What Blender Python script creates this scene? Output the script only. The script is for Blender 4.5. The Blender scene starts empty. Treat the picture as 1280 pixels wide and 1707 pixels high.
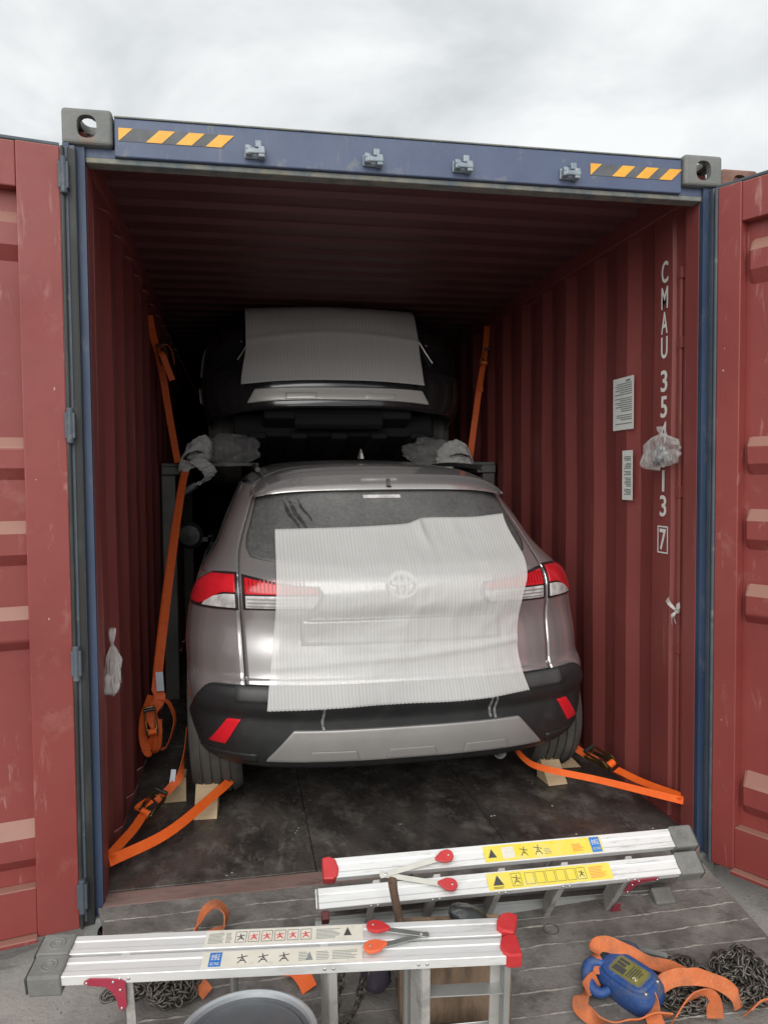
import bpy, bmesh, math, random
import numpy as np
from mathutils import Vector, Matrix, noise as mnoise
random.seed(7)
S = bpy.context.scene
COL = S.collection
rad = math.radians

# ------------------------------------------------------------------ camera
cam_d = bpy.data.cameras.new("camera"); cam = bpy.data.objects.new("camera", cam_d); COL.objects.link(cam)
S.camera = cam
YAW, PITCH, ROLL = rad(10.660), rad(-2.590), rad(-0.473)
fw = Vector((math.sin(YAW)*math.cos(PITCH), math.cos(YAW)*math.cos(PITCH), math.sin(PITCH)))
rt = Vector((math.cos(YAW), -math.sin(YAW), 0)); up = rt.cross(fw)
r2 = rt*math.cos(ROLL)+up*math.sin(ROLL); u2 = -rt*math.sin(ROLL)+up*math.cos(ROLL)
cam.matrix_world = Matrix(((r2.x, u2.x, -fw.x, -0.6606), (r2.y, u2.y, -fw.y, -2.7801), (r2.z, u2.z, -fw.z, 1.4948), (0, 0, 0, 1)))
cam_d.sensor_fit = 'VERTICAL'; cam_d.sensor_height = 36.0; cam_d.lens = 36.0*1289.2/1707.0
cam_d.clip_start = 0.05; cam_d.clip_end = 3000

# ------------------------------------------------------------------ world, sun, exposure
SUN_EL, SUN_AZ = rad(29), rad(200)      # azimuth clockwise from +Y, the sun stands behind the camera
W = bpy.data.worlds.new("World"); S.world = W; W.use_nodes = True
nt = W.node_tree; nt.nodes.clear()
def N(t, tree=None, **kw):
    n = (tree or nt).nodes.new(t)
    for k, v in kw.items(): setattr(n, k, v)
    return n
out = N('ShaderNodeOutputWorld'); bg = N('ShaderNodeBackground'); bg.inputs['Strength'].default_value = 0.1
sky = N('ShaderNodeTexSky', sky_type='NISHITA', sun_disc=False, sun_elevation=SUN_EL, sun_rotation=SUN_AZ)
tc = N('ShaderNodeTexCoord'); sep = N('ShaderNodeSeparateXYZ'); nt.links.new(tc.outputs['Generated'], sep.inputs[0])
zz = N('ShaderNodeMath', operation='ADD'); zz.inputs[1].default_value = 0.22; nt.links.new(sep.outputs['Z'], zz.inputs[0])
zm = N('ShaderNodeMath', operation='MAXIMUM'); zm.inputs[1].default_value = 0.1; nt.links.new(zz.outputs[0], zm.inputs[0])
dx = N('ShaderNodeMath', operation='DIVIDE'); dy = N('ShaderNodeMath', operation='DIVIDE')
nt.links.new(sep.outputs['X'], dx.inputs[0]); nt.links.new(zm.outputs[0], dx.inputs[1])
nt.links.new(sep.outputs['Y'], dy.inputs[0]); nt.links.new(zm.outputs[0], dy.inputs[1])
cmb = N('ShaderNodeCombineXYZ'); nt.links.new(dx.outputs[0], cmb.inputs[0]); nt.links.new(dy.outputs[0], cmb.inputs[1])
nz1 = N('ShaderNodeTexNoise'); nz1.inputs['Scale'].default_value = 2.2; nz1.inputs['Detail'].default_value = 6; nz1.inputs['Roughness'].default_value = 0.52; nz1.inputs['Distortion'].default_value = 0.35
nt.links.new(cmb.outputs[0], nz1.inputs['Vector'])
cr = N('ShaderNodeValToRGB'); nt.links.new(nz1.outputs['Fac'], cr.inputs[0])
cr.color_ramp.elements[0].position = 0.36; cr.color_ramp.elements[0].color = (3.75, 3.93, 4.0, 1)
cr.color_ramp.elements[1].position = 0.62; cr.color_ramp.elements[1].color = (5.75, 5.85, 5.83, 1)
mx = N('ShaderNodeMixRGB'); mx.inputs[0].default_value = 0.95
nt.links.new(sky.outputs[0], mx.inputs[1]); nt.links.new(cr.outputs[0], mx.inputs[2])
nt.links.new(mx.outputs[0], bg.inputs['Color']); nt.links.new(bg.outputs[0], out.inputs['Surface'])
sl = bpy.data.lights.new("sun", 'SUN'); sun = bpy.data.objects.new("sun", sl); COL.objects.link(sun)
sl.energy = 1.5; sl.angle = rad(62); sl.color = (1.0, 0.97, 0.92)
sd = Vector((math.sin(SUN_AZ)*math.cos(SUN_EL), math.cos(SUN_AZ)*math.cos(SUN_EL), math.sin(SUN_EL)))
sun.rotation_euler = (-sd).to_track_quat('-Z', 'Y').to_euler(); sun.location = sd*20
vs = S.view_settings; vs.view_transform = 'Standard'; vs.look = 'None'; vs.exposure = 0.78; vs.gamma = 1.0; vs.use_curve_mapping = False
S.cycles.use_denoising = True; S.cycles.max_bounces = 10; S.cycles.diffuse_bounces = 6; S.cycles.transparent_max_bounces = 16
S.cycles.caustics_reflective = False; S.cycles.caustics_refractive = False

# ------------------------------------------------------------------ materials
MATS = {}
def mat(name, c1, c2=None, scale=6.0, lo=.35, hi=.65, rough=.5, rough2=None, metal=0.0, bump=0.0, bscale=80.0, dirt=None, dscale=3.0, dlo=.5, dhi=.75, stretch=(1, 1, 1), coat=0.0, alpha=1.0, trans=0.0, updust=None, spec=.5, detail=6, scr=None):
    """Principled material: noise between two own colours, a dirt layer with its own shape, and fine bump."""
    m = bpy.data.materials.new(name); m.use_nodes = True; t = m.node_tree; L = t.links
    b = t.nodes['Principled BSDF']
    tcn = N('ShaderNodeTexCoord', t); mp = N('ShaderNodeMapping', t); mp.inputs['Scale'].default_value = stretch
    L.new(tcn.outputs['Object'], mp.inputs[0])
    def noise(sc, det=detail, rg=.6):
        n = N('ShaderNodeTexNoise', t); n.inputs['Scale'].default_value = sc; n.inputs['Detail'].default_value = det; n.inputs['Roughness'].default_value = rg
        L.new(mp.outputs[0], n.inputs['Vector']); return n
    def ramp(src, a, bb):
        r = N('ShaderNodeMapRange', t); r.inputs['From Min'].default_value = a; r.inputs['From Max'].default_value = bb
        L.new(src, r.inputs['Value']); return r.outputs[0]
    colour = None
    if c2 is not None:
        n = noise(scale); mixn = N('ShaderNodeMixRGB', t)
        mixn.inputs[1].default_value = (*c1, 1); mixn.inputs[2].default_value = (*c2, 1)
        L.new(ramp(n.outputs['Fac'], lo, hi), mixn.inputs[0]); colour = mixn.outputs[0]
    if dirt is not None:
        n = noise(dscale, 8, .7); mixd = N('ShaderNodeMixRGB', t)
        if colour: L.new(colour, mixd.inputs[1])
        else: mixd.inputs[1].default_value = (*c1, 1)
        mixd.inputs[2].default_value = (*dirt, 1)
        L.new(ramp(n.outputs['Fac'], dlo, dhi), mixd.inputs[0]); colour = mixd.outputs[0]
    if scr is not None:         # fine scuffs: (colour, mapping scale, lo, hi, strength)
        m2_ = N('ShaderNodeMapping', t); m2_.inputs['Scale'].default_value = scr[1]; m2_.inputs['Rotation'].default_value = (0, 0, .35 if len(scr) > 5 else 0); L.new(tcn.outputs['Object'], m2_.inputs[0])
        n = N('ShaderNodeTexNoise', t); n.inputs['Scale'].default_value = 1.0; n.inputs['Detail'].default_value = 5; n.inputs['Roughness'].default_value = .65; n.inputs['Distortion'].default_value = .6
        L.new(m2_.outputs[0], n.inputs['Vector']); big = noise(1.7, 3, .5)
        r0 = N('ShaderNodeMath', t, operation='MULTIPLY'); L.new(ramp(n.outputs['Fac'], scr[2], scr[3]), r0.inputs[0]); L.new(ramp(big.outputs['Fac'], .40, .62), r0.inputs[1])
        r1 = N('ShaderNodeMath', t, operation='MULTIPLY'); L.new(r0.outputs[0], r1.inputs[0]); r1.inputs[1].default_value = scr[4]
        mixs = N('ShaderNodeMixRGB', t); L.new(r1.outputs[0], mixs.inputs[0]); mixs.inputs[2].default_value = (*scr[0], 1)
        if colour: L.new(colour, mixs.inputs[1])
        else: mixs.inputs[1].default_value = (*c1, 1)
        colour = mixs.outputs[0]
    if updust is not None:      # dust lies on faces that look upward
        g = N('ShaderNodeNewGeometry', t); sp = N('ShaderNodeSeparateXYZ', t); L.new(g.outputs['Normal'], sp.inputs[0])
        mixu = N('ShaderNodeMixRGB', t)
        if colour: L.new(colour, mixu.inputs[1])
        else: mixu.inputs[1].default_value = (*c1, 1)
        mixu.inputs[2].default_value = (*updust, 1)
        r = N('ShaderNodeMapRange', t); r.inputs['From Min'].default_value = .25; r.inputs['From Max'].default_value = .50; r.inputs['To Max'].default_value = .85
        L.new(sp.outputs['Z'], r.inputs['Value']); L.new(r.outputs[0], mixu.inputs[0]); colour = mixu.outputs[0]
    if colour: L.new(colour, b.inputs['Base Color'])
    else: b.inputs['Base Color'].default_value = (*c1, 1)
    b.inputs['Roughness'].default_value = rough; b.inputs['Metallic'].default_value = metal
    if rough2 is not None:
        n = noise(scale*2.3); r = N('ShaderNodeMapRange', t); r.inputs['From Min'].default_value = .35; r.inputs['From Max'].default_value = .7
        r.inputs['To Min'].default_value = rough; r.inputs['To Max'].default_value = rough2
        L.new(n.outputs['Fac'], r.inputs['Value']); L.new(r.outputs[0], b.inputs['Roughness'])
    b.inputs['Coat Weight'].default_value = coat; b.inputs['Coat Roughness'].default_value = .08
    b.inputs['Alpha'].default_value = alpha; b.inputs['Transmission Weight'].default_value = trans
    b.inputs['Specular IOR Level'].default_value = spec
    if bump:
        n = noise(bscale, 5, .6); bp = N('ShaderNodeBump', t); bp.inputs['Strength'].default_value = bump; bp.inputs['Distance'].default_value = .01
        L.new(n.outputs['Fac'], bp.inputs['Height']); L.new(bp.outputs[0], b.inputs['Normal'])
    MATS[name] = m
    return m
RED = mat('container_red_paint', (.185, .042, .040), (.235, .058, .052), scale=1.6, rough=.42, rough2=.62, dirt=(.30, .12, .10), dscale=9, dlo=.66, dhi=.80, bump=.08, bscale=40, stretch=(1, 1, .35), scr=((.34, .17, .15), (42, 42, 2.2), .62, .74, .8))
DOOR = mat('door_red_paint', (.205, .038, .034), (.255, .052, .046), scale=1.6, rough=.36, rough2=.58, dirt=(.30, .12, .10), dscale=6, dlo=.58, dhi=.80, bump=.06, bscale=30, updust=(.33, .185, .145), scr=((.44, .24, .21), (26, 26, 5), .60, .72, .75))
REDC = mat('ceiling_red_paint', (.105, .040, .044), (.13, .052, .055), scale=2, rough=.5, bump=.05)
BLUE = mat('container_blue_paint', (.068, .092, .165), (.085, .112, .19), scale=3, rough=.45, rough2=.6, dirt=(.20, .21, .20), dscale=11, dlo=.58, dhi=.78, bump=.06, scr=((.22, .20, .16), (38, 38, 5), .60, .72, .7))
BLUED = mat('weathered_grey_blue_paint', (.050, .066, .088), (.078, .098, .118), scale=9, rough=.55, dirt=(.20, .20, .19), dscale=15, dlo=.60, dhi=.75, bump=.1)
CAST = mat('corner_casting_paint', (.14, .148, .145), (.19, .195, .188), scale=8, rough=.6, dirt=(.24, .15, .11), dscale=10, dlo=.56, dhi=.70, bump=.25, bscale=60)
RUST = mat('rusty_brown_casting', (.16, .075, .055), (.24, .14, .11), scale=9, rough=.8, bump=.3)
BLUEP = mat('dark_blue_post_paint', (.022, .040, .085), (.035, .058, .110), scale=5, rough=.45, rough2=.6, dirt=(.13, .14, .14), dscale=14, dlo=.60, dhi=.78, stretch=(1, 1, .4))
SILVD = mat('skid_pad_painted_shade', (.27, .262, .255), rough=.5, metal=.3)  # darker grey paints recess shade onto pads that stand proud
LIP = mat('scuffed_header_lip', (.11, .14, .16), (.25, .24, .20), scale=14, rough=.7, dirt=(.26, .21, .10), dscale=18, dlo=.58, dhi=.70, bump=.25)
KEEP = mat('galvanised_keeper', (.20, .25, .30), (.30, .34, .37), scale=30, rough=.5, metal=.3, bump=.2)
GASK = mat('black_rubber_gasket', (.018, .019, .019), (.05, .05, .05), scale=14, lo=.5, hi=.75, rough=.5, dirt=(.16, .16, .15), dscale=12, dlo=.60, dhi=.8, stretch=(1, 1, .3))
YEL = mat('reflective_amber_stripe', (.75, .36, .035), (.80, .42, .05), scale=30, rough=.45)
CHIP = mat('bare_primer_chip', (.48, .30, .27), rough=.6)
GREY = mat('faded_black_stripe', (.085, .09, .10), (.12, .125, .14), scale=20, rough=.6)
PLY = mat('grimy_plywood_floor', (.040, .035, .032), (.095, .084, .076), scale=4, lo=.4, hi=.66, rough=.17, rough2=.70, dirt=(.20, .185, .17), dscale=6.5, dlo=.50, dhi=.76, bump=.35, bscale=45, stretch=(1, .7, 1), detail=10, scr=((.25, .235, .215), (34, 11, 11), .55, .72, .55, 1))
SILL = mat('worn_sill_steel', (.20, .115, .10), (.27, .175, .155), scale=6, rough=.7, dirt=(.12, .09, .085), dscale=14, dlo=.52, dhi=.7, bump=.25, stretch=(.4, 1, 1))
RAMP = mat('ramp_steel', (.125, .113, .104), (.235, .22, .205), scale=5.5, lo=.38, hi=.64, rough=.55, rough2=.85, dirt=(.072, .062, .056), dscale=7, dlo=.50, dhi=.70, bump=.4, bscale=70, detail=10, scr=((.33, .31, .29), (26, 60, 20), .58, .72, .6))
BEAD = mat('weld_bead', (.36, .335, .30), (.15, .135, .125), scale=24, rough=.7, bump=.5, bscale=180)
CONC = mat('concrete_ground', (.30, .29, .27), (.40, .39, .365), scale=2.2, rough=.9, dirt=(.19, .185, .175), dscale=3.0, dlo=.5, dhi=.8, bump=.4, bscale=60, detail=10, scr=((.17, .165, .155), (3, 9, 3), .56, .62, .6))
WHITE = mat('white_lettering', (.72, .71, .68), (.78, .77, .75), scale=30, rough=.55)
PAPER = mat('white_sticker', (.78, .80, .78), (.84, .85, .83), scale=10, rough=.5)
INK = mat('printed_ink', (.06, .06, .06), rough=.6)
INKG = mat('grey_small_print', (.24, .26, .25), rough=.6)
PAINT = mat('grey_mauve_metallic_paint', (.605, .588, .595), (.65, .634, .640), scale=1.6, rough=.15, rough2=.26, metal=.76, coat=.45)
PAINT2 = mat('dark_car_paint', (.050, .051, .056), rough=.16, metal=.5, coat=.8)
PLAST = mat('black_bumper_plastic', (.017, .018, .019), (.026, .027, .028), scale=8, rough=.42, rough2=.55, dirt=(.06, .06, .06), dscale=5, dlo=.55, dhi=.85, bump=.05, bscale=300)
PLASTG = mat('bumper_painted_highlight', (.045, .046, .047), (.07, .07, .07), scale=9, rough=.5, rough2=.6)  # paler than the bumper plastic: paints the highlight along its step
DARK = mat('underbody_black', (.008, .008, .009), rough=.8)
SEAM = mat('panel_gap_black', (.006, .006, .006), rough=.9)
SILV = mat('silver_skid_plate', (.35, .342, .335), (.40, .392, .385), scale=5, rough=.42, metal=.5, dirt=(.30, .29, .28), dscale=6, dlo=.55, dhi=.8)
SILVB = mat('silver_painted_shine', (.80, .79, .77), rough=.30, metal=.25)  # whitish base paints in the shine of the raised car's trim and skid
GLASS = mat('dusty_wet_rear_glass', (.075, .075, .077), (.105, .105, .104), scale=60, lo=.42, hi=.62, rough=.22, rough2=.42, bump=.3, bscale=230, dirt=(.155, .155, .15), dscale=3, dlo=.45, dhi=.85)
SGLASS = mat('dark_side_glass', (.010, .011, .013), rough=.12)
GREFL = mat('painted_glass_reflection', (.030, .030, .033), (.06, .06, .06), scale=30, rough=.15)  # dark reflections in the rear window, put in as colour
LRED = mat('red_lens', (.56, .012, .022), (.64, .02, .03), scale=10, rough=.16, coat=.6)
LRED2 = mat('deep_red_lens_rib', (.30, .004, .008), rough=.2, coat=.5)
LCLR = mat('clear_lens', (.38, .36, .36), (.70, .68, .68), scale=26, rough=.12, coat=.6)
LSMK = mat('smoked_lens_rim', (.03, .02, .022), rough=.15, coat=.4)
REFL = mat('red_reflector', (.70, .018, .03), rough=.2, coat=.5)
CHROME = mat('chrome', (.75, .75, .76), rough=.14, metal=1.0)
TYRE = mat('tyre_rubber', (.062, .058, .054), (.095, .088, .08), scale=9, rough=.85, bump=.15, bscale=120)
GROOV = mat('tyre_groove', (.012, .012, .012), rough=.95)
WOOD = mat('pine_wedge', (.50, .36, .215), (.60, .45, .285), scale=9, rough=.7, bump=.15, stretch=(.3, 3, 3), dirt=(.33, .23, .14), dscale=5, dlo=.55, dhi=.8)
WOODD = mat('dirty_box_plywood', (.19, .125, .08), (.28, .195, .13), scale=7, rough=.8, bump=.3, stretch=(3, 3, .6), dirt=(.06, .045, .035), dscale=6, dlo=.5, dhi=.75)
HAND = mat('old_hammer_handle', (.10, .062, .042), (.17, .11, .075), scale=20, rough=.6, bump=.2, dirt=(.30, .24, .18), dscale=30, dlo=.6, dhi=.75)
ORANGE = mat('orange_webbing', (.66, .105, .02), (.74, .135, .03), scale=30, rough=.62, bump=.25, bscale=380)
ORANGEB = mat('orange_webbing_bright', (.93, .135, .013), (.98, .165, .025), scale=30, rough=.55, bump=.2, bscale=380)
ORANGED = mat('faded_orange_sling', (.58, .150, .048), (.68, .20, .075), scale=25, rough=.8, bump=.5, bscale=420, dirt=(.34, .14, .075), dscale=13, dlo=.48, dhi=.70, scr=((.66, .36, .22), (190, 190, 30), .56, .66, .6))
RATCH = mat('yellow_zinc_ratchet', (.22, .16, .06), (.09, .07, .04), scale=25, rough=.32, metal=.85)
BLKM = mat('black_ratchet_grip', (.02, .02, .02), rough=.45)
TAGW = mat('strap_label_white', (.55, .60, .66), rough=.5)
ALU = mat('ladder_aluminium', (.76, .765, .76), (.84, .84, .835), scale=4, rough=.36, rough2=.5, metal=.30, dirt=(.42, .42, .41), dscale=12, dlo=.54, dhi=.78, stretch=(.25, 1, 1), scr=((.40, .40, .39), (9, 110, 110), .55, .68, .8))
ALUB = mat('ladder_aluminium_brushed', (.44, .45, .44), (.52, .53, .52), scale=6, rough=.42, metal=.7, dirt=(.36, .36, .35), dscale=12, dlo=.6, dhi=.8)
TREAD = mat('ladder_tread_aluminium', (.50, .49, .47), (.58, .57, .55), scale=12, rough=.55, metal=.5, dirt=(.22, .21, .20), dscale=10, dlo=.5, dhi=.75)
RUBB = mat('dusty_rubber_foot', (.155, .155, .145), (.215, .215, .20), scale=10, rough=.85, bump=.25, bscale=90, dirt=(.29, .28, .26), dscale=12, dlo=.55, dhi=.75)
RUBD = mat('dark_rubber_side', (.045, .045, .044), (.075, .075, .07), scale=25, rough=.8, bump=.3)
CAPR = mat('red_plastic_cap', (.50, .028, .032), (.58, .045, .048), scale=15, rough=.4)
CAPO = mat('orange_red_plastic_cap', (.75, .13, .05), (.80, .18, .08), scale=15, rough=.45)
MAROON = mat('crimson_bracket', (.33, .025, .055), (.38, .04, .07), scale=20, rough=.45)
MAROOND = mat('dark_maroon_plastic', (.12, .022, .022), rough=.5)
RIVET = mat('rivet_steel', (.62, .62, .60), rough=.3, metal=.9)
ZINC = mat('zinc_spreader_bar', (.40, .43, .41), (.50, .52, .50), scale=30, rough=.35, metal=.8)
SPRW = mat('off_white_spreader_bar', (.62, .61, .55), (.70, .69, .63), scale=20, rough=.5, metal=.2)
LABY = mat('yellow_label', (.78, .62, .045), (.80, .67, .12), scale=14, rough=.4, dirt=(.72, .66, .30), dscale=20, dlo=.52, dhi=.72)
LABW = mat('cream_worn_label', (.68, .65, .56), (.74, .71, .63), scale=16, rough=.5, dirt=(.55, .50, .40), dscale=22, dlo=.56, dhi=.74)
LABB = mat('blue_label', (.03, .16, .52), (.05, .22, .60), scale=20, rough=.4)
LABR = mat('red_print', (.62, .06, .07), rough=.5)
CHAIN = mat('oily_steel_chain', (.085, .078, .07), (.17, .155, .135), scale=70, rough=.42, rough2=.6, metal=.75)
HBLUE = mat('chipped_blue_enamel', (.016, .060, .215), (.028, .085, .27), scale=9, rough=.48, rough2=.7, dirt=(.09, .10, .115), dscale=14, dlo=.47, dhi=.64, bump=.25, bscale=90, scr=((.33, .35, .38), (60, 60, 60), .64, .70, .9))
HPLATE = mat('hoist_name_plate', (.16, .15, .035), (.24, .22, .06), scale=40, rough=.45)
DRUM = mat('galvanised_drum_lid', (.085, .092, .10), (.125, .132, .142), scale=5, rough=.5, metal=.4, dirt=(.14, .12, .12), dscale=8, dlo=.5, dhi=.8)
DRUMR = mat('drum_rim_steel', (.40, .42, .44), (.5, .52, .54), scale=8, rough=.4, metal=.6)
BLKP = mat('black_film_packet', (.025, .03, .03), (.045, .05, .05), scale=20, rough=.25, bump=.4, bscale=40)
CARD = mat('brown_cardboard', (.32, .22, .125), (.36, .26, .16), scale=10, rough=.85)
RACK = mat('rack_steel', (.10, .10, .10), (.15, .15, .145), scale=8, rough=.6, metal=.3)
WRAP = mat('grey_padding_foam', (.44, .45, .44), (.52, .53, .52), scale=9, rough=.75, bump=.3, bscale=30)
WIRE = mat('thin_wire', (.12, .11, .10), rough=.5, metal=.8)
SHIRT = mat('dark_cloth', (.05, .04, .06), rough=.9)

def film(name, col, opaque, rough=.35, transl=.35, stripe=0.0):
    """thin plastic: part of the light passes straight through, part is scattered"""
    m = bpy.data.materials.new(name); m.use_nodes = True; t = m.node_tree; L = t.links
    o = t.nodes['Material Output']; b = t.nodes['Principled BSDF']
    b.inputs['Base Color'].default_value = (*col, 1); b.inputs['Roughness'].default_value = rough
    tr = N('ShaderNodeBsdfTransparent', t); tl = N('ShaderNodeBsdfTranslucent', t); tl.inputs['Color'].default_value = (*col, 1)
    m1 = N('ShaderNodeMixShader', t); m1.inputs[0].default_value = transl; L.new(b.outputs[0], m1.inputs[1]); L.new(tl.outputs[0], m1.inputs[2])
    m2 = N('ShaderNodeMixShader', t); m2.inputs[0].default_value = opaque; L.new(tr.outputs[0], m2.inputs[1]); L.new(m1.outputs[0], m2.inputs[2])
    if stripe:      # ribs of the foam are thicker and thinner in turn, unevenly
        tcn = N('ShaderNodeTexCoord', t); wv = N('ShaderNodeTexWave', t, wave_type='BANDS', bands_direction='X'); wv.inputs['Scale'].default_value = .314/stripe
        wv.inputs['Distortion'].default_value = 2.2; wv.inputs['Detail'].default_value = 2; wv.inputs['Detail Scale'].default_value = 1.0
        mp = N('ShaderNodeMapping', t); mp.inputs['Scale'].default_value = (1, .12, .12); L.new(tcn.outputs['Object'], mp.inputs[0]); L.new(mp.outputs[0], wv.inputs['Vector'])
        n2 = N('ShaderNodeTexNoise', t); n2.inputs['Scale'].default_value = 9; n2.inputs['Detail'].default_value = 3; L.new(mp.outputs[0], n2.inputs['Vector'])
        ad = N('ShaderNodeMath', t, operation='MULTIPLY'); L.new(wv.outputs['Fac'], ad.inputs[0]); L.new(n2.outputs['Fac'], ad.inputs[1])
        mr = N('ShaderNodeMapRange', t); mr.inputs['From Max'].default_value = .6; mr.inputs['To Min'].default_value = opaque-.035; mr.inputs['To Max'].default_value = min(opaque+.045, .98)
        L.new(ad.outputs[0], mr.inputs['Value']); L.new(mr.outputs[0], m2.inputs[0])
    L.new(m2.outputs[0], o.inputs['Surface'])
    return m
FOAM = film('white_foam_sheet', (.82, .82, .81), .39, .5, .12, stripe=.0140)
FOAMD = film('grey_foam_sheet', (.84, .84, .84), .80, .6, .10, stripe=.022)
BAG = film('clear_plastic_bag', (.72, .73, .72), .30, .10, .2)
BAGW = film('white_plastic_bag', (.80, .80, .78), .55, .15, .25)
CLING = film('cling_wrap', (.88, .89, .90), .13, .05, .2)

# ------------------------------------------------------------------ mesh helpers
class MB:
    def __init__(s): s.v = []; s.f = []; s.sheet = False
    def add(s, vs, fs):
        k = len(s.v); s.v += [tuple(q) for q in vs]; s.f += [tuple(i+k for i in f) for f in fs]; return s
    def box(s, c, d, m=None):
        c = Vector(c); vs = []
        for z in (-.5, .5):
            for y in (-.5, .5):
                for x in (-.5, .5):
                    q = Vector((x*d[0], y*d[1], z*d[2])); q = (m @ q if m is not None else q)
                    vs.append(c+q)
        return s.add(vs, [(0, 2, 3, 1), (4, 5, 7, 6), (0, 1, 5, 4), (2, 6, 7, 3), (0, 4, 6, 2), (1, 3, 7, 5)])
    def b2(s, x0, x1, y0, y1, z0, z1):
        return s.box(((x0+x1)/2, (y0+y1)/2, (z0+z1)/2), (x1-x0, y1-y0, z1-z0))
    def tube(s, pts, r, n=8, closed=False, cap=True):
        pts = [Vector(p) for p in pts]; k = len(pts); rings = []
        rs = r if isinstance(r, (list, tuple)) else [r]*k
        prev = None
        for i, p in enumerate(pts):
            a = pts[(i-1) % k] if (closed or i > 0) else p; b = pts[(i+1) % k] if (closed or i < k-1) else p
            t = (b-a).normalized()
            if prev is None:
                u = t.orthogonal().normalized()
            else:
                u = (prev - t*prev.dot(t)).normalized()
            prev = u; w = t.cross(u)
            rings.append([p+(u*math.cos(2*math.pi*j/n)+w*math.sin(2*math.pi*j/n))*rs[i] for j in range(n)])
        vs = [q for rg in rings for q in rg]; fs = []
        for i in range(k if closed else k-1):
            i2 = (i+1) % k
            for j in range(n): fs.append((i*n+j, i*n+(j+1) % n, i2*n+(j+1) % n, i2*n+j))
        if cap and not closed: fs.append(tuple(range(n-1, -1, -1))); fs.append(tuple((k-1)*n+j for j in range(n)))
        return s.add(vs, fs)
    def ribbon(s, pts, wid, width, th=.003):
        """flat webbing: a strip of real thickness; wid = width direction (one or per point)"""
        pts = [Vector(p) for p in pts]; k = len(pts); vs = []
        for i, p in enumerate(pts):
            a = pts[max(i-1, 0)]; b = pts[min(i+1, k-1)]; t = (b-a).normalized()
            w = Vector(wid[i] if isinstance(wid, list) else wid); w = (w-t*w.dot(t)).normalized(); nn = t.cross(w)
            h = (width[i] if isinstance(width, list) else width)/2
            for sx, sy in ((-1, -1), (1, -1), (1, 1), (-1, 1)): vs.append(p+w*h*sx+nn*th/2*sy)
        fs = [(3, 2, 1, 0), tuple((k-1)*4+j for j in range(4))]
        for i in range(k-1):
            for j in range(4): fs.append((i*4+j, i*4+(j+1) % 4, i*4+4+(j+1) % 4, i*4+4+j))
        return s.add(vs, fs)
    def lathe(s, prof, c, axis='z', n=32, ring=True):
        """prof: (radius, height) pairs around an axis through c"""
        c = Vector(c); k = len(prof); vs = []
        for r, h in prof:
            for j in range(n):
                a = 2*math.pi*j/n; x, y = r*math.cos(a), r*math.sin(a)
                vs.append(c+Vector((x, y, h) if axis == 'z' else ((h, x, y) if axis == 'x' else (x, h, y))))
        fs = []
        for i in range(k-1):
            for j in range(n): fs.append((i*n+j, i*n+(j+1) % n, (i+1)*n+(j+1) % n, (i+1)*n+j))
        return s.add(vs, fs)
    def extrude(s, poly, f0, f1, cap=True):
        """poly: 2D points; f0,f1 map (a,b) to 3D"""
        k = len(poly); vs = [f0(*p) for p in poly]+[f1(*p) for p in poly]
        fs = [(i, (i+1) % k, k+(i+1) % k, k+i) for i in range(k)]
        if cap: fs += [tuple(range(k-1, -1, -1)), tuple(range(k, 2*k))]
        return s.add(vs, fs)
    def grid(s, fn, nu, nv):
        s.sheet = True
        vs = [fn(i/nu, j/nv) for j in range(nv+1) for i in range(nu+1)]
        fs = [(j*(nu+1)+i, j*(nu+1)+i+1, (j+1)*(nu+1)+i+1, (j+1)*(nu+1)+i) for j in range(nv) for i in range(nu)]
        return s.add(vs, fs)
    def build(s, name, m, parent=None, smooth=False, bevel=0.0, solid=0.0, seg=2, sub=0, xf=None, fix=True, off=-1.0):
        me = bpy.data.meshes.new(name)
        vs = s.v if xf is None else [tuple(xf @ Vector(q)) for q in s.v]
        me.from_pydata(vs, [], s.f)
        if fix and not s.sheet:
            bm = bmesh.new(); bm.from_mesh(me); bmesh.ops.recalc_face_normals(bm, faces=bm.faces); bm.to_mesh(me); bm.free()
        me.materials.append(m)
        if smooth: me.polygons.foreach_set('use_smooth', [True]*len(me.polygons))
        me.update()
        o = bpy.data.objects.new(name, me); COL.objects.link(o)
        attach(o, parent)
        if solid:
            q = o.modifiers.new('solid', 'SOLIDIFY'); q.thickness = solid; q.offset = off
        if bevel:
            q = o.modifiers.new('bevel', 'BEVEL'); q.width = bevel; q.segments = seg; q.limit_method = 'ANGLE'; q.angle_limit = rad(40)
        if sub:
            q = o.modifiers.new('sub', 'SUBSURF'); q.levels = sub; q.render_levels = sub
        if smooth and not sub:
            try: me.set_sharp_from_angle(angle=rad(38))
            except Exception: pass
        return o
WM = {}
def attach(o, parent):
    if parent is not None:
        o.parent = parent; o.matrix_parent_inverse = WM.get(parent.name, Matrix.Identity(4)).inverted()
def empty(name, loc):
    o = bpy.data.objects.new(name, None); COL.objects.link(o); o.location = loc; o.empty_display_size = .1
    WM[o.name] = Matrix.Translation(Vector(loc)); return o
def tag(o, label=None, cat=None, group=None, kind=None):
    if label: o['label'] = label
    if cat: o['category'] = cat
    if group: o['group'] = group
    if kind: o['kind'] = kind
    return o
def inst(src, name, mw, parent):
    o = bpy.data.objects.new(name, src); COL.objects.link(o); attach(o, parent); o.matrix_basis = mw; return o
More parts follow.
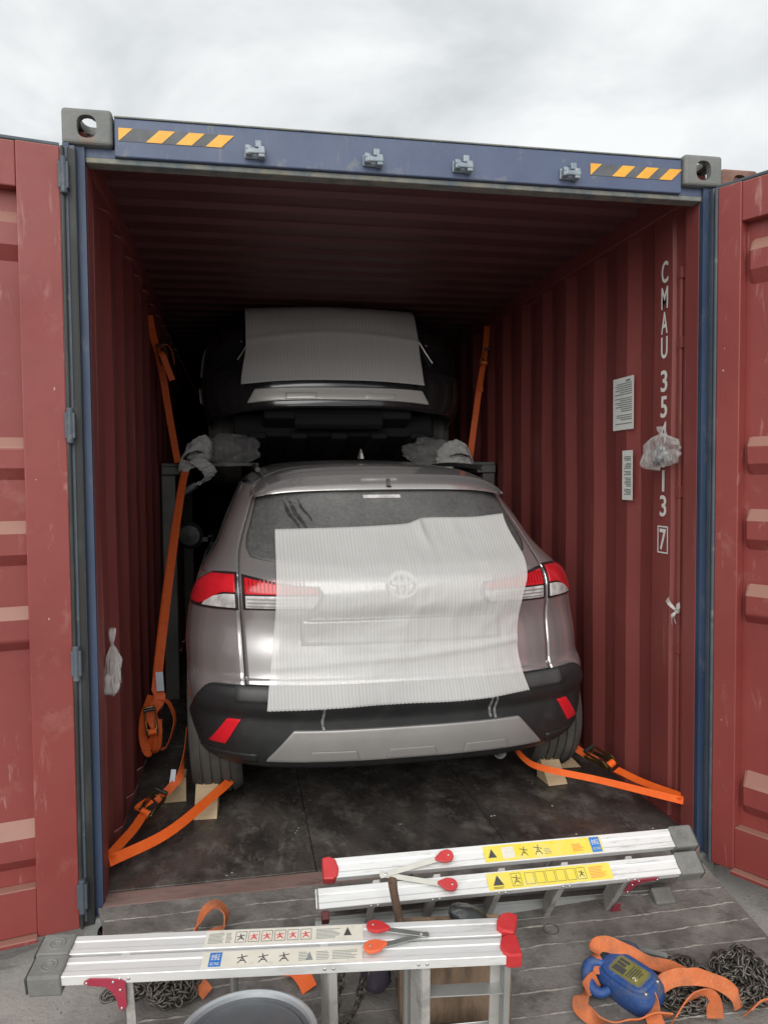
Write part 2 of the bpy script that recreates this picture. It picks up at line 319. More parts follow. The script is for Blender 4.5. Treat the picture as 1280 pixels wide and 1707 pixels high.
def cr_spline(pts, n=8):
    pts = [Vector(p) for p in pts]; P = [pts[0]*2-pts[1]]+pts+[pts[-1]*2-pts[-2]]; o = []
    for i in range(1, len(P)-2):
        for k in range(n):
            t = k/n; a, b, c, d = P[i-1], P[i], P[i+1], P[i+2]
            o.append(.5*((2*b)+(c-a)*t+(2*a-5*b+4*c-d)*t*t+(3*b-a-3*c+d)*t**3))
    o.append(pts[-1]); return o
_fontcache = {}
def text_mesh(txt, height, width=None, bold=0.0, depth=.0006):
    """text as a flat mesh in XY, fitted to a box of the given height (and width), centred"""
    c = bpy.data.curves.new('lettering', 'FONT'); c.body = txt; c.size = 1; c.offset = bold; c.extrude = .02; c.resolution_u = 4
    o = bpy.data.objects.new('lettering', c); COL.objects.link(o)
    dg = bpy.context.evaluated_depsgraph_get(); me = bpy.data.meshes.new_from_object(o.evaluated_get(dg))
    bpy.data.objects.remove(o); bpy.data.curves.remove(c)
    co = np.zeros(len(me.vertices)*3); me.vertices.foreach_get('co', co); co = co.reshape(-1, 3)
    if len(co) == 0: return me
    mn, mxx = co.min(0), co.max(0); sy = height/(mxx[1]-mn[1]); sx = sy if width is None else width/(mxx[0]-mn[0])
    co = (co-(mn+mxx)/2)*np.array((sx, sy, depth/.04)); me.vertices.foreach_set('co', co.ravel()); me.update()
    return me
def put_text(txt, name, m, org, ex, ey, height, width=None, parent=None, bold=0.0):
    me = text_mesh(txt, height, width, bold); me.materials.clear(); me.materials.append(m)
    ex = Vector(ex).normalized(); ey = Vector(ey); ey = (ey-ex*ey.dot(ex)).normalized(); ez = ex.cross(ey); org = Vector(org)
    mw = Matrix(((ex.x, ey.x, ez.x, org.x), (ex.y, ey.y, ez.y, org.y), (ex.z, ey.z, ez.z, org.z), (0, 0, 0, 1)))
    me.transform(mw); o = bpy.data.objects.new(name, me); COL.objects.link(o); attach(o, parent); return o
def nz(x, y, z): return mnoise.noise(Vector((x, y, z)))
exec_parts = []
# ------------------------------------------------------------------ ground and ramp
def ground_mesh():
    b = MB(); R_ = 300.0
    return b.add([(-R_, -R_, -.16), (R_, -R_, -.16), (R_, R_, -.16), (-R_, R_, -.16)], [(0, 1, 2, 3)])
tag(ground_mesh().build('ground', CONC, fix=False), kind='structure', label='grey concrete yard under the container')
SL = .178
def rz(y): return SL*y            # top of the loading ramp
ramp = empty('loading_ramp', (0, -.5, -.16))
tag(ramp, 'grimy steel loading ramp with weld bead lines in front of the container', 'ramp')
def ledge_x(y): return -1.16-(y)*.30*-1 if False else -1.165-y*.335
RB = MB(); ys = [-.004, -.95]
rv = []
for y in ys:
    for x in (ledge_x(y), 1.094): rv += [(x, y, rz(y)), (x, y, rz(y)-.012)]
RB.add(rv, [(0, 2, 6, 4), (1, 5, 7, 3), (0, 4, 5, 1), (2, 3, 7, 6), (0, 1, 3, 2), (4, 6, 7, 5)])
RB.build('plate', RAMP, ramp)
y = -.068; k = 0
while y > -.93:
    pts = []; xl = ledge_x(y)+.01
    for i in range(161):
        x = xl+(1.08-xl)*i/160; yb = y+.005*nz(x*11, y*40, 1)+.0028*nz(x*55, y*9, 5)+.014*nz(x*1.5, y*7, 3); pts.append((x, yb, rz(yb)-.0012+.0022*nz(x*14, y*31, 8)))
    MB().tube(pts, [.0036+.0022*nz(p[0]*60, y*30, 2) for p in pts], 6).build('weld_bead', BEAD, ramp, smooth=True)
    y -= .084; k += 1

# ------------------------------------------------------------------ the container
def bool_cut(box, cutters, name):
    def raw(b):
        me = bpy.data.meshes.new('cut'); me.from_pydata(b.v, [], b.f)
        bm = bmesh.new(); bm.from_mesh(me); bmesh.ops.recalc_face_normals(bm, faces=bm.faces); bm.to_mesh(me); bm.free()
        o = bpy.data.objects.new('cut', me); COL.objects.link(o); return o
    a = raw(box); cs = [raw(c) for c in cutters]
    bv = a.modifiers.new('bv', 'BEVEL'); bv.width = .012; bv.segments = 3
    for c in cs:
        m = a.modifiers.new('b', 'BOOLEAN'); m.object = c; m.operation = 'DIFFERENCE'; m.solver = 'EXACT'
    dg = bpy.context.evaluated_depsgraph_get(); me = bpy.data.meshes.new_from_object(a.evaluated_get(dg)); me.name = name
    for o in [a]+cs: bpy.data.objects.remove(o)
    return me
def oval(w, h, n=20, e=2.6):
    return [(w/2*math.copysign(abs(math.cos(t))**(2/e), math.cos(t)), h/2*math.copysign(abs(math.sin(t))**(2/e), math.sin(t))) for t in [2*math.pi*i/n for i in range(n)]]
def casting_mesh():
    # 162 wide (x), 178 long (y), 118 tall (z); origin at the centre of its front top edge
    bx = MB().b2(-.081, .081, 0, .178, -.118, 0)
    inner = MB().b2(-.055, .055, .030, .150, -.092, -.026)
    front = MB().extrude(oval(.064, .076), lambda a, b: (a, -.02, b-.060), lambda a, b: (a, .06, b-.060))
    side = MB().extrude(oval(.08, .064), lambda a, b: (-.1, a+.089, b-.060), lambda a, b: (.1, a+.089, b-.060))
    top = MB().extrude(oval(.064, .12), lambda a, b: (a, b+.089, -.05), lambda a, b: (a, b+.089, .02))
    return bool_cut(bx, [inner, front, side, top], 'corner_casting')
CM = casting_mesh()
def casting(parent, x, y, ztop, m, name='corner_casting'):
    me = CM.copy(); me.materials.clear(); me.materials.append(m)
    me.transform(Matrix.Translation((x, y, ztop)))
    o = bpy.data.objects.new(name, me); COL.objects.link(o); attach(o, parent); return o
TOP = 2.736; LEN = 12.1
con = empty('shipping_container', (0, 0, -.16))
tag(con, 'open dark red shipping container with blue door frame holding the cars', 'container')
for sx in (-1, 1):
    casting(con, sx*1.138, 0, TOP, CAST); casting(con, sx*1.138, 0, -.042, CAST)
# side walls, one corrugated sheet each
def wall_profile(rng):
    pts = [(.14, 1.172), (.172, 1.172), (.176, 1.188), (.205, 1.190), (.228, 1.190), (.262, 1.186), (.268, 1.170), (.415, 1.170)]
    y = .415
    while y < LEN-.3:
        pts += [(y+.068, 1.206), (y+.172, 1.206), (y+.240, 1.170), (y+.350, 1.170)]; y += .350
    pts.append((LEN, 1.170)); return pts
prof = wall_profile(0)
for sx in (-1, 1):
    b = MB(); zs = [0.0, .25, .5, .8, 1.1, 1.4, 1.7, 2.0, 2.3, 2.605]; n = len(prof)
    for z in zs:
        for (yy, xx) in prof: b.v.append((sx*(xx+.007*nz(yy*1.9, z*1.9, sx*7)), yy, z))
    for j in range(len(zs)-1):
        for i in range(n-1): b.f.append((j*n+i, j*n+i+1, (j+1)*n+i+1, (j+1)*n+i))
    b.build('side_wall', RED, con, fix=False)
    MB().b2(min(sx*1.155, sx*1.215), max(sx*1.155, sx*1.215), .1, LEN, 2.606, 2.70).build('top_rail', RED, con, bevel=.006)
    MB().b2(min(sx*1.168, sx*1.217), max(sx*1.168, sx*1.217), .1, LEN, -.14, -.002).build('bottom_rail', RED, con, bevel=.006)
    # lashing bar in the post channel
    MB().tube([(sx*1.181, .218, .12), (sx*1.181, .218, 2.36)], .0085, 8).build('lashing_bar', RED, con, smooth=True)
    for z in (.1, .75, 1.42, 2.05, 2.34):
        MB().box((sx*1.182, .218, z), (.022, .03, .05)).build('lashing_bracket', RED, con, bevel=.004)
# roof sheet with transverse corrugations
b = MB(); pr = [(.09, 2.678)]; y = .22
while y < LEN-.2: pr += [(y, 2.678), (y+.03, 2.697), (y+.095, 2.697), (y+.125, 2.678)]; y += .209
pr.append((LEN, 2.678)); xs = [-1.16, -.6, 0, .6, 1.16]
for x in xs:
    for (yy, z) in pr: b.v.append((x, yy, z+.004*(1-(x/1.16)**2)))
n = len(pr)
for i in range(len(xs)-1):
    for j in range(n-1): b.f.append((i*n+j, i*n+j+1, (i+1)*n+j+1, (i+1)*n+j))
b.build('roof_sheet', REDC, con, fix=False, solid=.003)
MB().b2(-1.2, 1.2, LEN-.01, LEN+.05, -.14, 2.70).build('end_wall', RED, con)
# floor panels
px = [(-1.166, -.392), (-.389, .386), (.389, 1.166)]
yy = .103
rows = [(.103, 1.62), (1.623, 4.05), (4.053, 6.48), (6.483, 8.9), (8.903, 12.08)]
for j, (y0, y1) in enumerate(rows):
    for i, (x0, x1) in enumerate(px):
        MB().b2(x0, x1, y0, y1, -.028, -.0005*((i*7+j*3) % 3)).build('floor_panel', PLY, con, bevel=.0015, seg=1)
MB().b2(-1.17, 1.17, .05, LEN-.02, -.12, -.032).build('subfloor', DARK, con)
for i in range(46):
    x = random.choice([-1.05, -.72, -.43, -.34, 0, .34, .43, .72, 1.05])+random.uniform(-.02, .02); y = random.choice([.16, .45, .75, 1.05, 1.35])+random.uniform(-.03, .03)
    MB().lathe([(.0001, .0012), (.0055, .001), (.0075, -.001)], (x, y, 0), n=10).build('floor_screw', RIVET, con, smooth=True)
# sill, header, posts
MB().b2(-1.152, 1.152, -.002, .098, -.13, -.001).build('door_sill', SILL, con, bevel=.006)
MB().b2(-1.052, 1.052, .014, .075, 2.588, 2.716).build('header_beam', BLUE, con, bevel=.004)
MB().b2(-1.052, 1.052, .010, .11, 2.7165, 2.7225).build('header_cap_strip', LIP, con, bevel=.002)
MB().b2(-1.15, 1.15, .030, .090, 2.568, 2.587).build('header_lip', LIP, con, bevel=.004)
MB().b2(-1.150, -1.0535, .034, .080, 2.588, 2.617).build('header_end', BLUE, con)
MB().b2(1.0535, 1.150, .034, .080, 2.588, 2.617).build('header_end', BLUE, con)
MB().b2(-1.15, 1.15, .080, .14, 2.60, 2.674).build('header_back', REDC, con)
for sx in (-1, 1):
    def P(a, b, z): return (sx*a, b, z)
    poly = [(1.218, .01), (1.218, .16), (1.19, .16), (1.19, .045), (1.150, .045), (1.150, .02), (1.19, .02), (1.196, -.004), (1.216, -.004)]
    MB().extrude(poly, lambda a, b: P(a, b, -.041), lambda a, b: P(a, b, 2.617)).build('corner_post', BLUEP, con)
    MB().b2(min(sx*1.176, sx*1.1965), max(sx*1.176, sx*1.1965), -.004, .0195, -.04, 2.61).build('post_edge_bar', BLUED, con, bevel=.004)
    MB().b2(min(sx*1.198, sx*1.2175), max(sx*1.198, sx*1.2175), -.014, -.0045, -.04, 2.60).build('post_edge_bar', BLUED, con, bevel=.003)
    MB().b2(min(sx*1.149, sx*1.162), max(sx*1.149, sx*1.162), .046, .139, -.03, 2.60).build('post_return', RED, con, bevel=.003)
    for z in (2.50, 1.675, .87, .06):
        h = MB().box((sx*1.209, -.024, z), (.034, .026, .088)); h.tube([(sx*1.209, -.030, z-.060), (sx*1.209, -.030, z+.060)], .012, 12)
        h.build('hinge_lug', BLUED, con, bevel=.004)
# lock keepers on the header
for x in (-.583, -.167, .165, .582):
    b = MB().box((x, .008, 2.628), (.072, .012, .040))
    b.box((x-.022, -.010, 2.626), (.022, .036, .030)).box((x+.022, -.010, 2.622), (.022, .036, .038)).box((x+.004, -.024, 2.622), (.060, .014, .018))
    b.box((x+.012, -.004, 2.652), (.024, .022, .026)).tube([(x-.034, -.016, 2.632), (x-.016, -.016, 2.632)], .014, 10)
    b.build('lock_keeper', KEEP, con, bevel=.004)
# hazard decals
def decal(x0, x1, z0a, z0b, z1a, z1b):
    y = .0125
    d = MB().add([(x0, y, z0a), (x1, y, z0b), (x1, y, z1b), (x0, y, z1a), (x0, y+.001, z0a), (x1, y+.001, z0b), (x1, y+.001, z1b), (x0, y+.001, z1a)],
        [(0, 1, 2, 3), (4, 7, 6, 5), (0, 4, 5, 1), (1, 5, 6, 2), (2, 6, 7, 3), (3, 7, 4, 0)]).build('hazard_decal', GREY, con)
    w = x1-x0; h = z1a-z0a
    for k in range(4):
        a = x0+w*(.285*k-.03); bw = w*.15; sk = w*.13
        t0, t1 = a+sk, a+sk+bw; q0, q1 = a, a+bw
        if k == 0: q0 = q1 = x0; t0 = x0; t1 = x0+w*.135
        vs = [(q0, y-.0012, z0a+.0006), (max(q1, q0+.001), y-.0012, z0a+.0006), (t1, y-.0012, z1a-.0006), (t0, y-.0012, z1a-.0006)]
        vs += [(v[0], v[1]+.0010, v[2]) for v in vs]
        MB().add(vs, [(0, 1, 2, 3), (4, 7, 6, 5), (0, 4, 5, 1), (1, 5, 6, 2), (2, 6, 7, 3), (3, 7, 4, 0)]).build('amber_stripe', YEL, d)
decal(-1.038, -.690, 2.640, 2.640, 2.684, 2.684); decal(.672, 1.016, 2.634, 2.634, 2.678, 2.678)
# serial lettering down the right wall (letters face -X)
zc = [('C', 2.370), ('M', 2.260), ('A', 2.153), ('U', 2.046), ('3', 1.902), ('5', 1.790), ('4', 1.679), ('0', 1.572), ('1', 1.468), ('3', 1.358), ('7', 1.2105)]
for ch, z in zc:
    put_text(ch, 'serial_character', WHITE, (1.1675, .325, z), (0, -1, 0), (0, 0, 1), .094, (.018 if ch == '1' else .052), con, bold=.015)
b = MB()
for (y0, y1, z0, z1) in ((.284, .366, 1.150, 1.156), (.284, .366, 1.264, 1.270), (.284, .289, 1.1561, 1.2639), (.361, .366, 1.1561, 1.2639)): b.b2(1.1662, 1.1675, y0, y1, z0, z1)
b.build('check_digit_frame', WHITE, con)
def notice(y0, y1, z0, z1, lines, head):
    n = MB().b2(1.1605, 1.1650, y0, y1, z0, z1)
    xw = 1.162
    n = MB(); n.b2(xw, xw+.001, y0, y1, z0, z1); o = n.build('notice_sticker', PAPER, con)
    rnd = random.Random(lines)
    if head: put_text(head, 'print', INK, (xw-.0012, y0+(y1-y0)*.25, z1-.018), (0, -1, 0), (0, 0, 1), .010, .045, o, bold=.01)
    for k in range(lines):
        z = z1-.032-(z1-z0-.05)*k/lines
        if rnd.random() < .15: continue
        w = (y1-y0-.03)*rnd.uniform(.6, 1)
        MB().b2(xw-.0016, xw-.0006, y0+.012, y0+.012+w, z, z+.0038).build('print', INKG, o)
notice(.578, .778, 1.712, 1.962, 20, 'NOTICE'); notice(.584, .682, 1.376, 1.612, 24, None)
# tie rings at the floor for the wheel straps
for (x, y, z) in ((-1.165, .165, .075), (1.158, .118, .135)):
    MB().tube([(x+(.012 if x < 0 else -.012)*0, y+.018*math.cos(a), z+.022*math.sin(a)) for a in [2*math.pi*i/14 for i in range(14)]], .0045, 6, closed=True).build('lashing_ring', KEEP, con, smooth=True)

# ------------------------------------------------------------------ doors
def door(H, ang, side, sw=.133):
    """H: hinge point; d runs along the leaf, n looks to the camera side (the inner face)"""
    d = Vector((math.cos(ang), math.sin(ang), 0)); n = Vector((d.y, -d.x, 0)) if side < 0 else Vector((d.y, -d.x, 0))
    if n.y > 0: n = -n
    def P(s, t, z): return Vector((H[0], H[1], 0))+d*s+n*t+Vector((0, 0, z))
    M3 = Matrix(((d.x, n.x, 0), (d.y, n.y, 0), (0, 0, 1)))
    def bx(s0, s1, t0, t1, z0, z1, b=None):
        return (b or MB()).box(P((s0+s1)/2, (t0+t1)/2, (z0+z1)/2), (s1-s0, t1-t0, z1-z0), M3)
    Wd = 1.14
    s0 = .015; s1 = s0+sw
    leaf = bx(s0, s1, -.05, 0, -.055, 2.596).build('door', DOOR, con, bevel=.004)
    bx(Wd-.10, Wd, -.05, 0, -.055, 2.596).build('stile', DOOR, leaf, bevel=.004)
    bx(s1+.0002, Wd-.1002, -.05, -.002, 2.447, 2.594).build('top_rail', DOOR, leaf, bevel=.004)
    bx(s1+.0002, Wd-.1002, -.05, -.004, -.040, .118).build('bottom_rail', DOOR, leaf, bevel=.003)
    bx(s1+.0002, Wd-.1, -.052, .030, -.057, -.042).build('bottom_lip', DOOR, leaf, bevel=.003)
    pr = [(.118, -.075), (.14, -.075), (.212, -.020), (.284, -.020), (.383, -.075), (.895, -.075), (.956, -.020), (1.028, -.020), (1.104, -.075), (1.176, -.075), (1.246, -.020), (1.316, -.020), (1.39, -.075), (1.465, -.075), (1.534, -.020), (1.60, -.020), (1.665, -.075), (2.18, -.075), (2.264, -.020), (2.335, -.020), (2.412, -.075), (2.447, -.075)]
    ss = [s1-.012, s1+.004, s1+(.006 if side < 0 else .022), .6, Wd-.15, Wd-.11, Wd-.09]; depth = [(1 if side < 0 else 0), (1 if side < 0 else 0), 1, 1, 1, 0, 0]
    b = MB(); m = len(pr)
    for s, w in zip(ss, depth):
        for (z, t) in pr: b.v.append(tuple(P(s, -.068+(t+.068)*w*1.0+.002*nz(s*5, z*5, 3)*w, z)))
    for i in range(len(ss)-1):
        for j in range(m-1): b.f.append((i*m+j, i*m+j+1, (i+1)*m+j+1, (i+1)*m+j))
    b.build('panel', DOOR, leaf, bevel=.006, seg=2, fix=True)
    g0 = -.036 if side < 0 else -.004
    bx(g0, s0-.0005, -.045, -.012, -.06, 2.60).build('gasket', GASK, leaf, bevel=.006)
    bx(s0-.014, s0-.0005, -.0118, .002, -.06, 2.60).build('gasket_lip', (GASK if side < 0 else BLUED), leaf, bevel=.005)
    bx(s0, 1.135, -.048, -.006, 2.597, 2.609).build('top_gasket', BLUED, leaf, bevel=.003)
    bx(s0, Wd, -.07, -.0505, -.055, 2.596).build('outer_skin', DOOR, leaf)
    rg = random.Random(int(ang*100))
    for k in range(3):      # plug welds and bare chips
        MB().box(P(rg.uniform(s0+.02, s1-.01), .0006, rg.uniform(.1, 2.3)), (rg.uniform(.002, .006), .0012, rg.uniform(.003, .012)), M3).build('paint_chip', CHIP, leaf)
    return leaf
door((-1.206, -.022), rad(180+12), -1)
door((1.165, -.030), rad(-62), 1, .092)

# ------------------------------------------------------------------ neighbouring container
nb = empty('shipping_container', (2.5, .1, -.16))
tag(nb, 'rusty brown container standing close behind the right hand door', 'container')
casting(nb, 1.37, .106, TOP, RUST); casting(nb, 3.645, .106, TOP, RUST); casting(nb, 1.37, .106, -.042, RUST); casting(nb, 3.645, .106, -.042, RUST)
for x in (1.30, 3.58): MB().b2(x, x+.13, .12, .24, -.041, 2.617).build('corner_post', RUST, nb, bevel=.004)
MB().b2(1.452, 3.562, .12, .22, 2.58, 2.71).build('header_beam', RUST, nb, bevel=.004)
MB().b2(1.452, 3.562, .118, .22, -.15, -.01).build('door_sill', RUST, nb, bevel=.004)
for x0 in (1.432, 2.512): 
    b = MB(); pz = []; z = .02
    while z < 2.5: pz += [(z, .16), (z+.17, .16), (z+.22, .20), (z+.38, .20), (z+.43, .16)]; z += .5
    for x in (x0, x0+1.066):
        for (zq, yq) in pz: b.v.append((x, yq, zq))
    m = len(pz)
    for j in range(m-1): b.f.append((j, j+1, m+j+1, m+j))
    dd = b.build('door', RUST, nb)
    for k in (.28, .78): MB().tube([(x0+k, .14, -.01), (x0+k, .14, 2.6)], .017, 8).build('lock_rod', KEEP, dd, smooth=True)
b = MB(); prn = []; y = .25
while y < 11.8: prn += [(y, 1.30), (y+.07, 1.30), (y+.14, 1.334), (y+.21, 1.334)]; y += .28
for z in (0, 2.62):
    for (yq, xq) in prn: b.v.append((xq, yq, z))
m = len(prn)
for j in range(m-1): b.f.append((j, j+1, m+j+1, m+j))
b.build('side_wall', RUST, nb)
MB().b2(1.31, 3.70, .25, 11.9, 2.62, 2.70).build('roof', RUST, nb); MB().b2(1.31, 3.70, .25, 11.9, -.12, -.01).build('base_frame', RUST, nb)
# ------------------------------------------------------------------ cars
def hermite(tab):
    xs = np.array([a for a, _ in tab]); ysv = np.array([b for _, b in tab]); h = np.diff(xs); dl = np.diff(ysv)/h; n = len(xs)
    m = np.zeros(n); m[0] = dl[0]; m[-1] = dl[-1]
    for i in range(1, n-1):
        m[i] = 0 if dl[i-1]*dl[i] <= 0 else 2*dl[i-1]*dl[i]/(dl[i-1]+dl[i])
    def f(x):
        x = min(max(x, xs[0]), xs[-1]); i = min(max(int(np.searchsorted(xs, x))-1, 0), n-2); t = (x-xs[i])/h[i]
        return float(ysv[i]*(2*t**3-3*t**2+1)+h[i]*m[i]*(t**3-2*t*t+t)+ysv[i+1]*(3*t*t-2*t**3)+h[i]*m[i+1]*(t**3-t*t))
    return f
class Surf:
    """rear body surface: plan curve of a rounded rear at every height z. s in [-1,1] is the rear from side to side, |s|>1 runs forward along the flank"""
    def __init__(s, ytab, wtab, D=.5, n=2.6): s.Y = hermite(ytab); s.W = hermite(wtab); s.D = D; s.n = n
    def pt(s, q, z, off=0.0):
        def raw(q, z):
            sg = 1 if q >= 0 else -1; a = abs(q); W_ = s.W(z)
            if a <= 1:
                t = a*math.pi/2; return Vector((sg*W_*math.sin(t)**(2/s.n), s.Y(z)+s.D*(1-max(math.cos(t), 0)**(2/s.n)), z))
            return Vector((sg*(W_+.012*min(a-1, 1)), s.Y(z)+s.D+(a-1), z))
        p = raw(q, z)
        if off:
            e = .004; a = raw(q+e, z)-raw(q-e, z); b = raw(q, z+e)-raw(q, z-e); nn = a.cross(b)
            if nn.length > 1e-12: p = p+nn.normalized()*off
        return p
    def sx(s, x, z):
        r = min(abs(x)/s.W(z), .99999); return math.copysign(math.asin(r**(s.n/2))/(math.pi/2), x)
    def patch(s, x0, x1, zb, zt, off=0.0, nu=30, nv=16, byx=True, keep=None):
        """x0,x1: functions of z giving x (byx) or s; zb,zt: functions of s"""
        c = lambda v: v if callable(v) else (lambda _: v)
        x0, x1, zb, zt = c(x0), c(x1), c(zb), c(zt)
        S0 = (lambda z: s.sx(x0(z), z)) if byx else x0; S1 = (lambda z: s.sx(x1(z), z)) if byx else x1
        if S0(.9) > S1(.9): S0, S1 = S1, S0
        def fn(u, v):
            z = 0.5*(zb(0.0)+zt(0.0))
            for _ in range(4):
                q = S0(z)+(S1(z)-S0(z))*u; z = zb(q)+(zt(q)-zb(q))*v
            return s.pt(q, z, off)
        return MB().grid(fn, nu, nv)

CX, CY = .018, .30
XF1 = Matrix.Translation((CX+.030, CY, 0)); XF1[0][2] = -.040    # the body leans a little on its springs
S1 = Surf([(.20, .26), (.28, .10), (.34, .05), (.44, .035), (.50, .035), (.56, .004), (.61, 0), (.645, .022), (.67, .055), (.75, .060), (.86, .070), (.91, .060), (.955, .040), (1.02, .028), (1.07, .045), (1.12, .10), (1.19, .175), (1.30, .275), (1.41, .365), (1.48, .43), (1.55, .52)],
          [(.20, .80), (.30, .865), (.38, .90), (.50, .918), (.62, .922), (.75, .922), (.90, .905), (1.0, .872), (1.06, .852), (1.10, .824), (1.19, .762), (1.30, .716), (1.41, .662), (1.48, .628), (1.55, .585)])
car = empty('parked_car', (CX, CY+2.2, 0))
tag(car, 'grey mauve compact crossover strapped to the container floor, seen from behind', 'car')
def cp(b, name, m, parent=car, xf=XF1, **kw): return b.build(name, m, parent, xf=xf, **kw)
lerp = lambda a, b, t: a+(b-a)*t
def sst(a, b, x): t = min(max((x-a)/(b-a), 0), 1); return t*t*(3-2*t)
seam = hermite([(.60, .662), (.70, .664), (1.0, .668), (1.10, .668), (1.17, .664), (1.20, .658), (1.41, .588), (1.5, .56)])
# the dark shell below the panels shows only in the gaps
cp(S1.patch(-1.0, 1.0, .40, 1.47, -.016, 60, 36, byx=False), 'inner_shell', SEAM, smooth=True)
sSeam = lambda z: S1.sx(seam(z), z)
def bump_top(q):
    a = abs(q); return .640-.215*sst(.60, 1.02, a)
def quarter(sg):
    yw = .70
    def zlow(q):
        a = abs(q); z = bump_top(q)+.004
        if a > 1:
            y = .05+S1.D+(a-1); d = abs(y-yw)
            z = .31
            if d < .385: z = max(z, .335+math.sqrt(.385**2-d*d))
            if y < yw-.30: z = max(z, bump_top(q)+.004)
        return z
    x0 = lambda z: sg*(sSeam(z)+.006); x1 = lambda z: sg*2.0
    b = S1.patch(x0, x1, zlow, 1.085, 0, 90, 30, byx=False)
    b2 = S1.patch(x0, lambda z: sg*1.02, 1.085, 1.475, 0, 16, 24, byx=False)
    b.add(b2.v, b2.f)
    b3 = S1.patch(lambda z: sg*2.0, lambda z: sg*4.35, .31, 1.085, 0, 20, 8, byx=False)
    b.add(b3.v, b3.f)
    return b
for sg in (-1, 1): cp(quarter(sg), 'quarter_panel', PAINT, smooth=True, solid=.010)
# tailgate
tg = cp(S1.patch(lambda z: -seam(z), lambda z: seam(z), .648, 1.45, 0, 56, 44), 'tailgate', PAINT, smooth=True, solid=.010)
cp(S1.patch(-.43, .43, .800, .904, .0012, 30, 6), 'plate_recess', PAINT, tg, smooth=True, solid=.004)
cp(S1.patch(-.40, .40, .905, .916, .006, 30, 3), 'garnish', PAINT, tg, smooth=True, solid=.006)
gw = hermite([(1.10, .58), (1.16, .615), (1.20, .630), (1.30, .603), (1.43, .562)])
def glass_bot(q): return 1.125+.055*min(abs(q)/.62, 1.3)**3
rw = cp(S1.patch(lambda z: -gw(z), lambda z: gw(z), glass_bot, 1.432, .0035, 60, 24), 'rear_window', GLASS, smooth=True, solid=.004)
for (x0, z0, x1, z1, w) in ((-.462, 1.395, -.395, 1.265, .020), (-.437, 1.402, -.365, 1.262, .022), (-.400, 1.405, -.340, 1.300, .014)):
    def streak(u, v, x0=x0, z0=z0, x1=x1, z1=z1, w=w):
        z = lerp(z1, z0, v); x = lerp(x1, x0, v)+(u-.5)*w*math.sin(math.pi*(.08+.86*v))+.004*math.sin(9*v); return S1.pt(S1.sx(x, z), z, .0052)
    cp(MB().grid(streak, 3, 12), 'reflection_streak', GREFL, rw)
hs = cp(S1.patch(-.10, .07, 1.398, 1.412, .0048, 12, 2), 'high_brake_lamp', LCLR, rw)
# spoiler and roof
def rlip(x): a = abs(x)/.598; return Vector((x, .315+.085*a*a+.05*a**6, 1.505-.012*a*a-.085*a**6))
def rlow(x): a = abs(x)/.598; return Vector((x*.985, .365+.085*a*a+.03*a**6, 1.437-.010*a*a-.022*a**6))
def rtop(x, t): a = abs(x)/.598; return Vector((x, .315+.05*a*a+.40*t, 1.505+.055*math.sin(t*math.pi/2)*(1-.3*a*a)-.085*a**6-.012*a*a))
def spl(u, v):
    x = lerp(-.598, .598, u)
    if v < .2: return lerp(rlow(x)+Vector((0, .09, .0)), rlow(x), v/.2)
    if v < .45: 
        t = (v-.2)/.25; p = lerp(rlow(x), rlip(x), t); p.y += .018*math.sin(math.pi*t); return p
    t = (v-.45)/.55; p0 = rlip(x); p1 = rtop(x, 1); t2 = t
    return Vector((x, lerp(p0.y, p1.y, t2), lerp(p0.z, p1.z, math.sin(t2*math.pi/2))))
sp = cp(MB().grid(spl, 60, 24), 'spoiler', PAINT, smooth=True, solid=.006)
cp(MB().box((.02, .352, 1.452), (.020, .012, .008)), 'washer_nozzle', DARK, sp, bevel=.002)
def roof(u, v):
    x = lerp(-.598, .598, u); a = abs(x)/.598; t = v
    zc = 1.557+.045*math.sin(min(t*1.15, 1)*math.pi/1.5)-.10*max(t-.6, 0)**2
    return Vector((x*(1+.04*math.sin(math.pi*t)), .722+1.75*t, zc-.025*a*a-.085*a**6))
cp(MB().grid(roof, 30, 20), 'roof', PAINT, smooth=True, solid=.008)
for sg in (-1, 1):
    MBr = MB().tube([(sg*.555, .62+.17*i, 1.535+.03*math.sin(math.pi*i/9)) for i in range(10)], .012, 8)
    cp(MBr, 'roof_rail', PLAST, smooth=True)
    sd_ = S1.patch(lambda z: sg*1.021, lambda z: sg*2.75, 1.087, 1.50, 0, 24, 10, byx=False)
    cp(sd_, 'side_window', SGLASS, smooth=True, solid=.006)
    tr = MB().tube([S1.pt(sg*1.018, lerp(1.10, 1.475, i/10), .004) for i in range(11)], .006, 6)
    cp(tr, 'window_trim', PLAST, smooth=True)
fin = MB()
fin.extrude([(0, 0), (.012, .030), (.030, .052), (.044, .054), (.075, .028), (.11, 0)], lambda a, b_: (-.010*(1-b_/.07), .95+a, 1.592+b_), lambda a, b_: (.010*(1-b_/.07), .95+a, 1.592+b_))
cp(fin, 'antenna_fin', SILV, bevel=.003)
# hood, front and cabin front keep the car whole from other positions
def hood(u, v): x = lerp(-.9, .9, u); return Vector((x, 3.0+1.4*v, 1.08-.16*v*v-.03*(x/.9)**4))
cp(MB().grid(hood, 12, 8), 'hood', PAINT, smooth=True, solid=.008)
def wsc(u, v): x = lerp(-.60-.2*v, .60+.2*v, u); return Vector((x, 2.47+.60*v, 1.54-.46*v-.03*(x/.8)**2))
cp(MB().grid(wsc, 12, 8), 'windscreen', SGLASS, smooth=True, solid=.005)
def frn(u, v): x = lerp(-.91, .91, u); return Vector((x, 4.40-.25*(x/.91)**4+.04*math.sin(math.pi*v), .92-.6*v))
cp(MB().grid(frn, 14, 6), 'front_bumper', PAINT, smooth=True, solid=.01)
